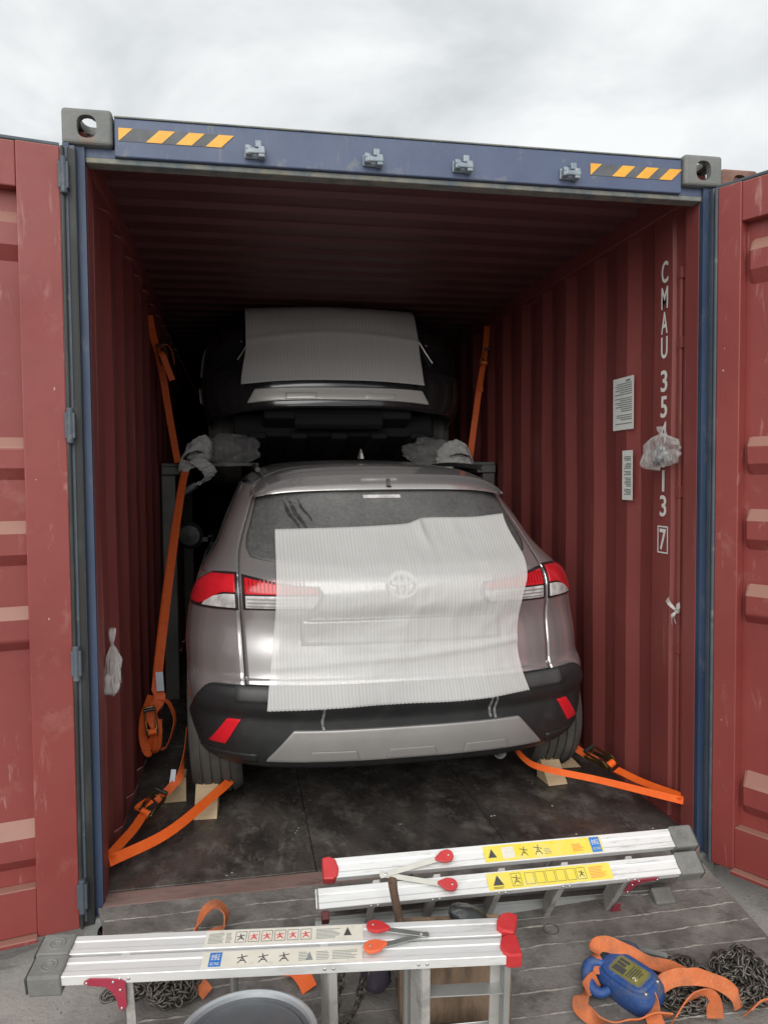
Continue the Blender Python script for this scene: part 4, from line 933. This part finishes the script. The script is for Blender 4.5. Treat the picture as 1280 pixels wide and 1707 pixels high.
# ------------------------------------------------------------------ ladders
def ladder(label, P0, P1, n, L0, L1, steps, gap, rear_shift, label_mat, A=False):
    P0, P1 = Vector(P0), Vector(P1); a = (P1-P0); LN = a.length; a.normalize(); n = Vector(n); n = (n-a*n.dot(a)).normalized()
    w = a.cross(n); w = w if w.y > 0 else -w
    SW = .064; th = empty('folding_ladder', P0-n*L0); tag(th, label, 'ladder', 'folded aluminium step ladders')
    def Q(s, ww, d): return P0+a*s+w*ww-n*d
    def LL(s): return L0+(L1-L0)*s/LN
    def boxq(s0, s1, w0, w1, d0, d1, b=None):
        b = b or MB(); vs = [Q(s, ww, d) for d in (d0, d1) for ww in (w0, w1) for s in (s0, s1)]
        return b.add(vs, [(0, 2, 3, 1), (4, 5, 7, 6), (0, 1, 5, 4), (2, 6, 7, 3), (0, 4, 6, 2), (1, 3, 7, 5)])
    prof = [(0, .027), (0, 0), (.017, 0), (.019, .0022), (.043, .0022), (.045, 0), (SW, 0), (SW, .027), (SW-.0025, .027), (SW-.0025, .0045), (.0025, .0045), (.0025, .027)]
    W2 = SW+gap
    def stile(w0, s0, s1, m, far=False, name='stile'):
        if far: f = lambda s: (lambda pw, pd: Q(s, w0+pw, LL(s)-pd))
        else: f = lambda s: (lambda pw, pd: Q(s, w0+pw, pd))
        b = MB(); ns = 8
        k = len(prof)
        for i in range(ns+1):
            s = s0+(s1-s0)*i/ns; b.v += [tuple(f(s)(*p)) for p in prof]
        for i in range(ns):
            for j in range(k): b.f.append((i*k+j, i*k+(j+1) % k, (i+1)*k+(j+1) % k, (i+1)*k+j))
        b.f += [tuple(range(k)), tuple(ns*k+j for j in range(k))]
        return b.build(name, m, th, bevel=.0012, seg=1)
    near = stile(0, .004, LN, ALU); rear = stile(W2, .004+rear_shift, LN+rear_shift*.4, ALU, name='rear_stile')
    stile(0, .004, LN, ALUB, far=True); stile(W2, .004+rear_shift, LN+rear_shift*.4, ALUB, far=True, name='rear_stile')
    for s in steps:
        b = MB(); d0, d1 = .006, LL(s)-.006; tl = .34
        def tp(u, v, dd): return Q(s+u*math.cos(tl)-v*math.sin(tl)*0+(v-.03)*tl, v, dd)
        vs = [tp(u, v, dd) for dd in (d0, d1) for v in (.004, SW+.012) for u in (-.011, .011)]
        b.add(vs, [(0, 2, 3, 1), (4, 5, 7, 6), (0, 1, 5, 4), (2, 6, 7, 3), (0, 4, 6, 2), (1, 3, 7, 5)])
        for k in range(7):
            v0 = .008+k*.0098
            for us in (-.0128, .0111):
                vs = [tp(u, v, dd) for dd in (d0, d1) for v in (v0, v0+.005) for u in (us, us+.0017)]
                b.add(vs, [(0, 2, 3, 1), (4, 5, 7, 6), (0, 1, 5, 4), (2, 6, 7, 3), (0, 4, 6, 2), (1, 3, 7, 5)])
        b.build('step', TREAD, th)
        for q in (-.011, .011): rivet(th, Q(s+q, -.0004, .013), -w)
    for s in (LN*.22, LN*.62):     # cross bars of the rear section
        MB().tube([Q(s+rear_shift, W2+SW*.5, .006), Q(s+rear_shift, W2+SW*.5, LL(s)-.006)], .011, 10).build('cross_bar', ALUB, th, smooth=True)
    # feet
    for w0, s0 in ((0, LN), (W2, LN+rear_shift*.4)):
        ft = boxq(s0-.022, s0+.062, w0-.007, w0+SW+.007, -.007, .052).build('rubber_foot', RUBB, th, bevel=.007)
        boxq(s0+.0625, s0+.068, w0-.004, w0+SW+.004, .0, .046).build('foot_sole', RUBD, ft, bevel=.002)
        b = MB().tube([Q(s0+.018+.019*math.cos(t_)*1.0, w0+SW*.5+.019*math.sin(t_), -.0072) for t_ in [2*math.pi*i/24 for i in range(24)]], .0022, 6, closed=True)
        b.tube([Q(s0+.018+.010*math.cos(t_)*1.0, w0+SW*.5+.010*math.sin(t_), -.0072) for t_ in [2*math.pi*i/20 for i in range(20)]], .0018, 6, closed=True)
        b.build('embossed_ring', RUBB, ft, smooth=True)
        boxq(s0-.0215, s0+.055, w0+.002, w0+SW-.002, LL(LN)-.052, LL(LN)+.007).build('rubber_foot', RUBB, th, bevel=.007)
    # red end caps
    def cap(w0, s0, m, rot=0.0, d=0.0):
        pl = [(-.022, -.004), (.010, -.006), (.026, .004), (.030, .030), (.022, .058), (.002, .070), (-.022, .066)]
        cs, sn = math.cos(rot), math.sin(rot)
        g = lambda dd: (lambda p, q: Q(s0+p*cs-q*sn, w0+p*sn+q*cs, dd))
        return MB().extrude(pl, g(-.007+d), g(.034+d)).build('end_cap', m, th, bevel=.005)
    if A:
        cap(0, .0, CAPR); cap(W2+.004, .004, CAPR, .35, -.006)
    else:
        cap(W2, rear_shift-.004, CAPR); boxq(-.004, .0, .002, SW-.002, .0, .03).build('end_plate', ALU, th)
        boxq(.012, .036, -.028, -.002, .012, .05).build('end_block', MAROOND, th, bevel=.003)
    # spreader: two flat bars folded into a V, plastic grips at their ends
    pv = (.232 if A else .225); pw = (SW+gap*.5)+(.004 if A else .004)
    ends = ((.365, .036), (.355, W2+.030)) if A else ((.430, .030), (.435, W2+.030))
    for k, (es, ew) in enumerate(ends):
        dd = -.009-.004*k
        e1, e0 = Vector((es, ew)), Vector((pv, pw)); dr = (e1-e0).normalized(); pr = Vector((-dr.y, dr.x))
        def bar(p0, p1, h, d0, d1, nm, m, par):
            vs = [Q(*(p+pr*sg*h), d) for d in (d0, d1) for p in (p0, p1) for sg in (-1, 1)]
            return MB().add(vs, [(0, 2, 3, 1), (4, 5, 7, 6), (0, 1, 5, 4), (2, 6, 7, 3), (0, 4, 6, 2), (1, 3, 7, 5)]).build(nm, m, par, bevel=.0015)
        br = bar(e0-dr*.02, e1, .0085, dd-.0022, dd, 'spreader_bar', ZINC if A else SPRW, th)
        poly = []
        for i in range(16):
            t_ = math.pi*2*i/16; rr = .021; x_ = math.cos(t_)*rr*1.05; poly.append((x_ if x_ > 0 else x_*2.0, math.sin(t_)*rr*(1 if x_ > -.01 else .72)))
        g = lambda dq: (lambda p, q: Q(*(e1+dr*p+pr*q), dq))
        gp = MB().extrude(poly, g(dd-.010), g(dd-.0005)).build('spreader_grip', (CAPO if (A and k == 0) else CAPR), br, bevel=.003)
        rivet(gp, Q(*(e1+dr*.004), dd-.0102), n, .0035)
    rivet(th, Q(pv, pw, -.0155), n, .005)
    # corner brackets at the lowest step
    sb = steps[-1]
    poly = [(.086, .006), (.072, -.002), (.030, .000), (-.004, .0045), (-.016, .012), (-.016, .030), (-.014, .085), (-.006, .098), (.006, .092), (.010, .065), (.018, .043), (.036, .024), (.074, .019), (.088, .013)]
    for sgn, col in ((1, MAROON),):
        bk = MB().extrude(poly, lambda p, q: Q(sb+p+.012, -.0045, q+.008), lambda p, q: Q(sb+p+.012, -.0015, q+.008)).build('corner_bracket', col, th, bevel=.001)
        for (p, q) in ((.086, .018), (.020, .018), (.004, .042), (.004, .096)): rivet(bk, Q(sb+p+.006, -.0047, q), -w, .0042)
    bk = MB().extrude(poly, lambda p, q: Q(sb+p+.012, -.0045, LL(sb)-q-.004), lambda p, q: Q(sb+p+.012, -.0015, LL(sb)-q-.004)).build('corner_bracket', MAROON, th, bevel=.001)
    if A:   # inner cross brace near the caps
        boxq(.02, steps[0]-.012, .012, .052, .125, .128).build('cross_brace', ALUB, th, bevel=.001)
        boxq(.006, .022, .004, SW-.002, .02, LL(0)).build('end_leg', ALUB, th, bevel=.001)
        boxq(.022, .05, .05, SW-.002, .02, LL(0)).build('end_leg', TREAD, th, bevel=.001)
    # labels
    sgn = -1 if A else 1
    def lab(s0, s1, w0, w1, base, cells):
        o = boxq(min(s0, s1), max(s0, s1), w0, w1, -.0010, -.0004).build('label', base, th)
        ex = a*sgn; org = s0 if sgn > 0 else s1; ln = abs(s1-s0); hh = w1-w0
        for kind, f0, f1, g0, g1, m in cells:
            sa, sb_ = org+sgn*ln*f0, org+sgn*ln*f1; s_lo, s_hi = min(sa, sb_), max(sa, sb_); wl, wh = w0+hh*g0, w0+hh*g1
            if kind == 'fill': boxq(s_lo, s_hi, wl, wh, -.0016, -.0010).build('print', m, o)
            elif kind == 'frame':
                t_ = .0011; b = MB()
                boxq(s_lo, s_hi, wl, wl+t_, -.0016, -.0010, b); boxq(s_lo, s_hi, wh-t_, wh, -.0016, -.0010, b)
                boxq(s_lo, s_lo+t_, wl+t_*1.01, wh-t_*1.01, -.0016, -.0010, b); boxq(s_hi-t_, s_hi, wl+t_*1.01, wh-t_*1.01, -.0016, -.0010, b)
                b.build('print', m, o)
            elif kind == 'tri':
                pts = [(s_lo, wl), (s_hi, wl), ((s_lo+s_hi)/2, wh)]
                MB().extrude(pts, lambda p, q: Q(p, q, -.0016), lambda p, q: Q(p, q, -.0010)).build('print', m, o)
            elif kind == 'lines':
                k = max(2, int((wh-wl)/.0045)); b = MB(); rg = random.Random(int(f0*1000))
                for i in range(k):
                    ww = wl+(wh-wl)*i/k; e_ = s_lo+(s_hi-s_lo)*rg.uniform(.7, 1) if sgn > 0 else s_hi
                    st = s_lo if sgn > 0 else s_hi-(s_hi-s_lo)*rg.uniform(.7, 1)
                    boxq(st, e_, ww, ww+.0016, -.0016, -.0010, b)
                b.build('print', m, o)
            elif kind == 'fig':     # a little climbing figure or ladder pictogram
                b = MB(); c0 = (s_lo+s_hi)/2; r_ = (wh-wl)
                for (p0, p1) in (((-.35, 0), (0, .55)), ((.35, 0), (0, .55)), ((0, .55), (.1, .95)), ((-.4, .75), (.42, .55)), ((-.18, .28), (.18, .28))):
                    p0 = Vector((c0+p0[0]*r_, wl+p0[1]*r_)); p1 = Vector((c0+p1[0]*r_, wl+p1[1]*r_)); pp = (p1-p0).normalized(); qq = Vector((-pp.y, pp.x))*.0011
                    vs = [Q(*(x_), d) for d in (-.0018, -.0010) for x_ in (p0-qq, p0+qq, p1+qq, p1-qq)]
                    b.add(vs, [(0, 1, 2, 3), (7, 6, 5, 4), (0, 4, 5, 1), (1, 5, 6, 2), (2, 6, 7, 3), (3, 7, 4, 0)])
                b.build('print', m, o)
            elif isinstance(kind, tuple):
                put_text(kind[1], 'print', m, Q((s_lo+s_hi)/2, (wl+wh)/2, -.0022), ex, w, wh-wl, (s_hi-s_lo), o)
    if A:
        s0, s1 = .385, .805
        lab(s0, s1, W2+.006, W2+SW-.004, LABW, [('lines', .02, .12, .15, .85, INKG), ('lines', .13, .17, .15, .85, INKG)]
            + [('frame', .19+.082*k, .26+.082*k, .15, .85, INK) for k in range(6)] + [('fig', .20+.082*k, .25+.082*k, .28, .72, (INK if k == 0 else LABR)) for k in range(6)] + [('lines', .70, .86, .15, .85, INKG), ('tri', .875, .925, .30, .85, INK)])
        lab(s0+.004, s1-.004, .006, SW-.006, LABW, [('fill', .045, .12, .05, .95, LABB), (('t', '合格证'), .055, .11, .45, .85, WHITE), (('t', 'QC PASS'), .055, .11, .12, .30, WHITE)]
            + [('fig', .22+.13*k, .28+.13*k, .2, .8, INK) for k in range(3)] + [('lines', .60, .66, .2, .8, INKG), ('tri', .645, .69, .2, .75, INKG), ('lines', .71, .80, .2, .8, INKG), ('lines', .81, .97, .2, .8, INKG)])
    else:
        lab(.565, .985, W2+.004, W2+SW-.006, LABY, [('tri', .03, .10, .25, .8, INK), ('fill', .15, .25, .15, .85, LABW), ('fig', .30, .36, .2, .8, INK), ('fig', .42, .48, .2, .85, INK), ('lines', .50, .56, .2, .6, INKG), ('lines', .74, .84, .2, .7, CAPO), ('fill', .90, .985, .02, .98, LABB), (('t', '合格证'), .91, .975, .50, .85, WHITE), (('t', 'QC PASS'), .91, .975, .15, .32, LABY)])
        lab(.555, .985, .005, SW-.005, LABY, [('tri', .04, .125, .25, .85, INK), ('lines', .04, .125, .06, .2, INK), ('frame', .19, .27, .12, .88, INK), ('fig', .20, .26, .22, .8, INK)]
            + [('frame', .30+.083*k, .373+.083*k, .15, .85, INK) for k in range(6)] + [('fig', .725, .78, .3, .7, INK), ('lines', .82, .955, .15, .88, CAPO)])
    return th
def rivet(par, c, n, r=.0045):
    n = Vector(n).normalized(); u = n.orthogonal().normalized(); v = n.cross(u); b = MB(); c = Vector(c)
    prof = [(1.0, -.2), (.85, .35), (.45, .62), (.02, .7)]
    for (rr, h) in prof:
        for j in range(10): t_ = 2*math.pi*j/10; b.v.append(tuple(c+(u*math.cos(t_)+v*math.sin(t_))*r*rr+n*h*r))
    for i in range(3):
        for j in range(10): b.f.append((i*10+j, i*10+(j+1) % 10, (i+1)*10+(j+1) % 10, (i+1)*10+j))
    return b.build('rivet', RIVET, par, smooth=True)
ladder('folded aluminium ladder with yellow labels leaning at the container sill', (-.438, -.428, .15), (.808, -.456, .15), (.10, -.62, .78), .25, .30, [.18, .38, .60, .82, 1.05], .028, .05, LABY)
ladder('folded aluminium ladder with cream labels nearest the camera', (.018, -.932, .258), (-1.138, -.775, .250), (-.02, -.16, .98), .36, .42, [.235, .475, .99], .010, .012, LABW, A=True)

# ------------------------------------------------------------------ box, hammer, packet
bx_ = empty('wooden_tool_box', (-.04, -.55, rz(-.55))); tag(bx_, 'dirty open plywood tool box standing between the two ladders', 'box')
def bxp(x0, x1, y0, y1, z0, z1, nm, m=WOODD): 
    R_ = Matrix.Translation((-.04, -.55, 0)) @ Matrix.Rotation(rad(-7), 4, 'Z')
    return MB().b2(x0, x1, y0, y1, z0, z1).build(nm, m, bx_, xf=R_, bevel=.003)
zb = rz(-.55)
bxp(-.17, .16, -.105, -.092, zb-.012, .090, 'front_board'); bxp(-.17, .16, .072, .085, zb+.02, .105, 'back_board')
bxp(-.17, -.158, -.0915, .0715, zb+.0, .100, 'side_board'); bxp(.148, .16, -.0915, .0715, zb+.0, .095, 'side_board')
bxp(-.1575, .1475, -.0915, .0715, zb+.012, zb+.022, 'bottom_board')
bxp(-.02, .12, -.02, .05, .02, .06, 'cardboard_insert', CARD)
hm = empty('hammer', (-.19, -.53, 0)); tag(hm, 'hammer with worn brown wooden handle sticking up from the tool box', 'hammer')
MB().tube(cr_spline([(-.178, -.535, .0), (-.190, -.528, .10), (-.212, -.520, .215), (-.218, -.518, .262), (-.2185, -.518, .268)], 4), [.013]*10+[.0135, .014, .0145, .015, .0155, .013, .008], 12).build('handle', HAND, hm, smooth=True)
MB().box((-.176, -.536, -.005), (.09, .03, .03)).build('head', RACK, hm, bevel=.004)
pk = empty('film_packet', (-.03, -.5, .08)); tag(pk, 'black film packet of parts lying in the tool box', 'packet')
crumple((.022, -.520, .125), .068, 33, sub=4, amp=.14, fr=1.6, sq=(1.0, .62, .50), rot=Matrix.Rotation(rad(25), 3, 'Y')).build('packet_body', BLKP, pk, smooth=True)
crumple((-.025, -.545, .118), .026, 37, sub=3, amp=.2, sq=(1.1, .6, 1)).build('packet_end', MATS['smoked_lens_rim'], pk, smooth=True)
pb = MB().box((-.018, -.566, .120), (.052, .0012, .018), Matrix.Rotation(rad(30), 3, 'Y')); pb.build('printed_band', LABW, pk)
# ------------------------------------------------------------------ drum
dr = empty('metal_drum', (-.66, -1.02, -.16)); tag(dr, 'round grey metal drum with recessed lid in front of the near ladder', 'drum')
RR = .158; zt = .212
MB().lathe([(RR-.006, -.158), (RR-.004, -.10), (RR, -.03), (RR, .02), (RR-.003, .08), (RR-.003, zt-.012)], (-.66, -1.02, 0), n=56).build('drum_wall', DRUM, dr, smooth=True)
MB().lathe([(RR-.004, zt-.014), (RR+.004, zt-.008), (RR+.004, zt-.002), (RR-.002, zt), (RR-.008, zt-.004), (RR-.011, zt-.016)], (-.66, -1.02, 0), n=64).build('rim', DRUMR, dr, smooth=True)
MB().lathe([(RR-.011, zt-.014), (RR-.020, zt-.020), (RR-.026, zt-.015), (RR-.034, zt-.020), (.05, zt-.024), (.001, zt-.023)], (-.66, -1.02, 0), n=64).build('lid', DRUM, dr, smooth=True)

# ------------------------------------------------------------------ chains
def link_mesh(Ln=.036, wd=.023, r=.0036):
    b = MB(); pts = []; h = Ln/2-wd/2
    for i in range(9): t_ = -math.pi/2+math.pi*i/8; pts.append((h+wd/2*math.cos(t_), wd/2*math.sin(t_), 0))
    for i in range(9): t_ = math.pi/2+math.pi*i/8; pts.append((-h+wd/2*math.cos(t_), wd/2*math.sin(t_), 0))
    b.tube(pts, r, 6, closed=True)
    me = bpy.data.meshes.new('chain_link'); me.from_pydata(b.v, [], b.f); me.polygons.foreach_set('use_smooth', [True]*len(me.polygons)); me.materials.append(CHAIN); return me
LK = link_mesh(); LKS = link_mesh(.030, .019, .0031)
def chain(label, pts, me, step=.026, par_name='steel_chain', rollj=.35, seed=1):
    rg = random.Random(seed); pts = [Vector(p) for p in pts]; e = empty(par_name, pts[0]); tag(e, label, 'chain', 'loose steel chains')
    d = [0]
    for i in range(1, len(pts)): d.append(d[-1]+(pts[i]-pts[i-1]).length)
    s = 0; k = 0; i = 1
    while s < d[-1] and k < 290:
        while i < len(d)-1 and d[i] < s: i += 1
        t_ = (s-d[i-1])/max(d[i]-d[i-1], 1e-6); p = pts[i-1].lerp(pts[i], t_); dr_ = (pts[i]-pts[i-1]).normalized()
        F = frame(p, dr_, (0, .01, 1) if abs(dr_.z) < .9 else (0, 1, 0)) @ Matrix.Rotation((math.pi/2 if k % 2 else 0)+math.pi/4+rg.uniform(-rollj, rollj), 4, 'X')
        inst(me, 'chain_link', F, e); s += step; k += 1
    return e
def pile(cx, cy, ax_, ay_, n, seed, hmax=.05, step=.018, rot=0.0):
    rg = random.Random(seed); x = y = 0.0; hd = rg.uniform(0, 6.28); cells = {}; out_ = []
    cr_, sr_ = math.cos(rot), math.sin(rot)
    for i in range(n):
        hd += rg.gauss(0, .42); nx, ny = x+step*math.cos(hd)/ax_, y+step*math.sin(hd)/ay_
        if nx*nx+ny*ny > 1: hd += math.pi*.62; nx, ny = x+step*math.cos(hd)/ax_, y+step*math.sin(hd)/ay_
        if nx*nx+ny*ny > 1.1: nx, ny = x*.9, y*.9
        x, y = nx, ny; px_, py_ = cx+x*ax_*cr_-y*ay_*sr_, cy+x*ax_*sr_+y*ay_*cr_
        key = (int(px_/.03), int(py_/.03)); c_ = cells.get(key, 0); cells[key] = c_+1
        z = rz(py_)+.010+min(c_*.0065, hmax)*(1-.45*(x*x+y*y)); out_.append((px_, py_, z))
    sm = [Vector(p) for p in out_]
    for _ in range(2): sm = [sm[0]]+[(sm[i-1]+sm[i]*2+sm[i+1])/4 for i in range(1, len(sm)-1)]+[sm[-1]]
    return sm
chain('heap of dark chain at the right edge beyond the orange sling', pile(.88, -.655, .115, .105, 330, 5, .075), LK, .0235, seed=2)
chain('tangle of dark chain beside the blue hoist under the orange sling', pile(.665, -.645, .125, .105, 330, 9, .045), LK, .0235, seed=3)
chain('heap of dark chain under the left half of the near ladder', pile(-.875, -.415, .085, .075, 300, 14, .06), LK, .0235, seed=4)
chain('short end of chain on the ground by the crimson ladder bracket', pile(-1.02, -.405, .075, .022, 60, 17, .02), LK, .0235, seed=5)
chain('slack loop of chain hanging below the middle of the near ladder', cr_spline([(-.300, -.60, .14), (-.315, -.60, .05), (-.345, -.60, -.06), (-.375, -.605, rz(-.6)+.012), (-.40, -.61, rz(-.61)+.012), (-.405, -.60, -.05), (-.385, -.595, .05), (-.375, -.59, .14)], 14), LK, .0265, seed=6, rollj=.1)

# ------------------------------------------------------------------ hoist and sling
OY = -.035
hb = empty('chain_hoist', (.5, -.64, rz(-.64))); tag(hb, 'chipped blue lever hoist with yellow name plate lying on the ramp', 'hoist')
ZH = frame((.500, -.640, rz(-.64)+.052), (.45, -.89, -.06), (-.10, -.36, .93))
def hq(p): return ZH @ Vector(p)
def ringp(prof, f, n=48):
    """soft-edged slab: stacked outlines of one rounded shape, each scaled"""
    b = MB()
    for (sc, z) in prof:
        for i in range(n):
            t_ = 2*math.pi*i/n; c_, s_ = math.cos(t_), math.sin(t_)
            rx = .098 if c_ > 0 else .108; e = 3.6
            x = rx*math.copysign(abs(c_)**(2/e), c_); y_ = (.066-.014*max(-c_, 0)**2)*math.copysign(abs(s_)**(2/e), s_)
            b.v.append(tuple(f((x*sc, y_*sc, z))))
    for k in range(len(prof)-1):
        for i in range(n): b.f.append((k*n+i, k*n+(i+1) % n, (k+1)*n+(i+1) % n, (k+1)*n+i))
    b.f += [tuple(range(n)), tuple((len(prof)-1)*n+i for i in range(n))]
    return b
ringp([(.80, -.050), (.97, -.044), (1.0, -.036), (1.0, -.004), (.99, .002), (.88, .026), (.86, .027)], hq).build('housing', HBLUE, hb, smooth=True)
ringp([(.80, .0265), (.80, .031), (.76, .036), (.73, .0375), (.60, .038)], hq).build('cover', HBLUE, hb, smooth=True)
plp = [(p*.52+.004, q*.62) for p, q in [(-.085, -.05), (.085, -.05), (.10, -.035), (.10, .035), (.085, .05), (-.085, .05), (-.10, .035), (-.10, -.035)]]
pl = MB().extrude(plp, lambda p, q: hq((p, q, .0382)), lambda p, q: hq((p, q, .0394))).build('name_plate', HPLATE, hb)
MB().extrude([(p*1.12, q*1.14) for p, q in plp], lambda p, q: hq((p, q, .0370)), lambda p, q: hq((p, q, .0384))).build('plate_border', ZINC, hb)
for (x0, x1, y0, y1) in ((-.042, -.002, -.026, -.004), (-.042, -.012, .000, .010), (-.042, -.008, .014, .024), (.006, .009, -.024, .022), (.014, .017, -.024, .018), (.022, .025, -.024, .022), (.030, .033, -.006, .022), (.038, .041, -.006, .016)):
    MB().box(hq(((x0+x1)/2, (y0+y1)/2, .0399)), (x1-x0, y1-y0, .0008), ZH.to_3x3()).build('plate_print', INK, pl)
put_text('2', 'plate_print', WHITE, hq((.034, -.017, .0406)), ZH.to_3x3() @ Vector((.3, 1, 0)), ZH.to_3x3() @ Vector((-1, .3, 0)), .015, None, pl)
for (p, q) in ((.080, .030), (.080, -.030), (-.075, .032), (-.075, -.030)): rivet(hb, hq((p, q, .0285)), ZH.to_3x3() @ Vector((0, 0, 1)), .006)
MB().lathe([(.001, -.016), (.036, -.016), (.044, -.010), (.046, .0), (.044, .012), (.034, .020), (.016, .024), (.001, .024)], (0, 0, 0), n=28).build('hand_wheel', HBLUE, hb, smooth=True, xf=Matrix.Translation((.548, -.520, rz(-.52)+.050)) @ Matrix.Rotation(rad(-30), 4, 'X') @ Matrix.Rotation(rad(18), 4, 'Y'))
MB().tube([(.545, -.53, rz(-.53)+.05), (.525, -.60, rz(-.6)+.05)], .028, 12).build('gear_neck', HBLUE, hb, smooth=True)
MB().extrude([(-.06, -.009), (.05, -.012), (.06, 0), (.05, .012), (-.06, .009)], lambda p, q: Vector((.605+p*.8, -.565-p*.55, rz(-.56)+.060+q*.4)), lambda p, q: Vector((.612+p*.8, -.558-p*.55, rz(-.56)+.070+q*.4))).build('lever', RACK, hb, bevel=.002)
hk = [(.462, -.605, .052), (.435, -.580, .066), (.405, -.570, .062), (.383, -.590, .044), (.384, -.622, .028), (.404, -.642, .026), (.430, -.644, .034)]
MB().tube(cr_spline([(x, y, rz(y)+z) for x, y, z in hk], 5), [.012+.007*math.sin(math.pi*i/30) for i in range(31)], 12).build('hook', HBLUE, hb, smooth=True)
sg_ = empty('lifting_sling', (.6, -.64, rz(-.64))); tag(sg_, 'faded orange webbing sling looped over the blue hoist and chains', 'sling')
def rp(L_): return [(x, y, rz(y)+h) for x, y, h in L_]
def slw(pts, wid, wd=.048):
    pts = [(x, y+OY, h) for x, y, h in pts]; o = web(sg_, rp(pts), wid, wd, ORANGED, 10, .004)
    for v in o.data.vertices: v.co += Vector((0, 0, .006*nz(v.co.x*22, v.co.y*22, v.co.z*9)))
    return o
slw([(.408, -.565, .050), (.418, -.530, .082), (.440, -.512, .098), (.472, -.518, .098), (.520, -.552, .094), (.578, -.590, .086), (.622, -.588, .066), (.668, -.590, .045), (.712, -.620, .026), (.738, -.650, .015)],
    [(.5, .5, .6), (.3, .5, .7), (.1, .5, .8), (-.2, .6, .7), (-.2, .8, .5), (-.1, .85, .4), (.1, .8, .5), (.2, .6, .7), (.5, .5, .6), (.6, .6, .4)])
slw([(.408, -.572, .045), (.375, -.590, .042), (.335, -.618, .032), (.322, -.655, .026), (.360, -.695, .024), (.44, -.712, .026), (.515, -.712, .032), (.570, -.728, .040)],
    [(.3, .5, .7), (.4, .5, .6), (.8, .3, .4), (.9, -.1, .4), (.5, -.8, .5), (0, -.8, .6), (-.1, -.7, .7), (-.1, -.7, .7)])
slw([(.515, -.745, .020), (.520, -.705, .036), (.555, -.665, .062), (.615, -.650, .078), (.690, -.660, .082), (.760, -.680, .070), (.795, -.700, .046), (.80, -.715, .018)],
    [(.7, .1, .6), (.6, .1, .6), (.3, .3, .8), (0, .5, .8), (0, .6, .7), (.2, .6, .6), (.6, .5, .4), (.8, .5, .2)])
slw([(.57, -.735, .030), (.63, -.700, .046), (.69, -.685, .050), (.72, -.70, .042), (.70, -.745, .025)], [(0, -.5, .8), (0, -.5, .8), (.2, -.4, .8), (.6, -.3, .6), (.8, .2, .4)])
slw([(.80, -.75, .03), (.86, -.725, .035), (.92, -.725, .028), (.98, -.74, .02)], [(0, -.6, .7), (.1, -.6, .7), (.1, -.6, .7), (.2, -.6, .7)])
# second sling behind the near ladder
s2 = empty('lifting_sling', (-.77, -.14, rz(-.14))); tag(s2, 'faded orange webbing loop behind the near ladder by the sill', 'sling')
web(s2, rp([(-.83, -.27, .02), (-.815, -.20, .045), (-.79, -.16, .068), (-.755, -.145, .072), (-.725, -.16, .05), (-.735, -.19, .025), (-.775, -.21, .015), (-.82, -.24, .012), (-.85, -.30, .010), (-.835, -.38, .018), (-.80, -.43, .035), (-.775, -.45, .02)]), [(.2, .9, .3), (.2, .9, .3), (0, .9, .2), (0, .9, .1), (.2, .9, 0), (.3, .9, .1), (.3, .8, .3), (.5, .6, .3), (.8, .3, .3), (.9, .2, .3), (.8, .3, .4), (.8, .2, .5)], .040, ORANGED, 8, .005)
wb = empty('webbing_end', (-.50, -.42, rz(-.42))); tag(wb, 'bright orange strap end lying beside the drum under the near ladder', 'strap')
web(wb, rp([(-.535, -.40, .030), (-.510, -.415, .035), (-.485, -.44, .022), (-.47, -.47, .008)]), (.4, .6, .6), .050, ORANGEB, 8, .005)
dkb = crumple((-.27, -.50, -.035), .055, 51, sub=3, amp=.2, sq=(.9, .8, 1.0)).build('dark_cloth_bundle', SHIRT, smooth=True); tag(dkb, 'dark cloth bundle under the near ladder beside the hanging chain', 'cloth')
# wire rings
for i, (x, y, r_, lb) in enumerate(((.368, -.344, .026, 'thin wire ring on the ramp below the far ladder'), (.532, -.423, .023, 'thin wire ring on the ramp above the blue hoist'))):
    o = MB().tube([(x+r_*math.cos(t_), y+r_*.9*math.sin(t_), rz(y+r_*.9*math.sin(t_))+.0025) for t_ in [2*math.pi*k/28 for k in range(28)]], .0011, 5, closed=True).build('wire_ring', WIRE, smooth=True); tag(o, lb, 'ring', 'wire rings on the ramp')
# grit lying on the concrete beside the ramp
gb = MB(); rg = random.Random(77)
for i in range(420):
    side = rg.random() < .5
    x = rg.uniform(1.10, 1.75) if side else rg.uniform(-1.9, -.98); y = rg.uniform(-1.1, .0) if side else rg.uniform(-1.1, -.12)
    if side: x = 1.10+abs(rg.gauss(0, .12))
    r_ = rg.uniform(.0012, .0042); z = -.16+r_*.3
    vs = [(x+r_*math.cos(2*math.pi*k/5+i)*rg.uniform(.7, 1.2), y+r_*math.sin(2*math.pi*k/5+i)*rg.uniform(.7, 1.2), z) for k in range(5)]+[(x, y, z+r_*.8), (x, y, z-r_*.4)]
    gb.add(vs, [(k, (k+1) % 5, 5) for k in range(5)]+[((k+1) % 5, k, 6) for k in range(5)])
tag(gb.build('grit', RAMP, fix=False), 'fine grit scattered on the concrete beside the ramp', 'grit', kind='stuff')
for o in list(bpy.data.objects):        # parts carry no transform warnings: keep names plain
    o.select_set(False)
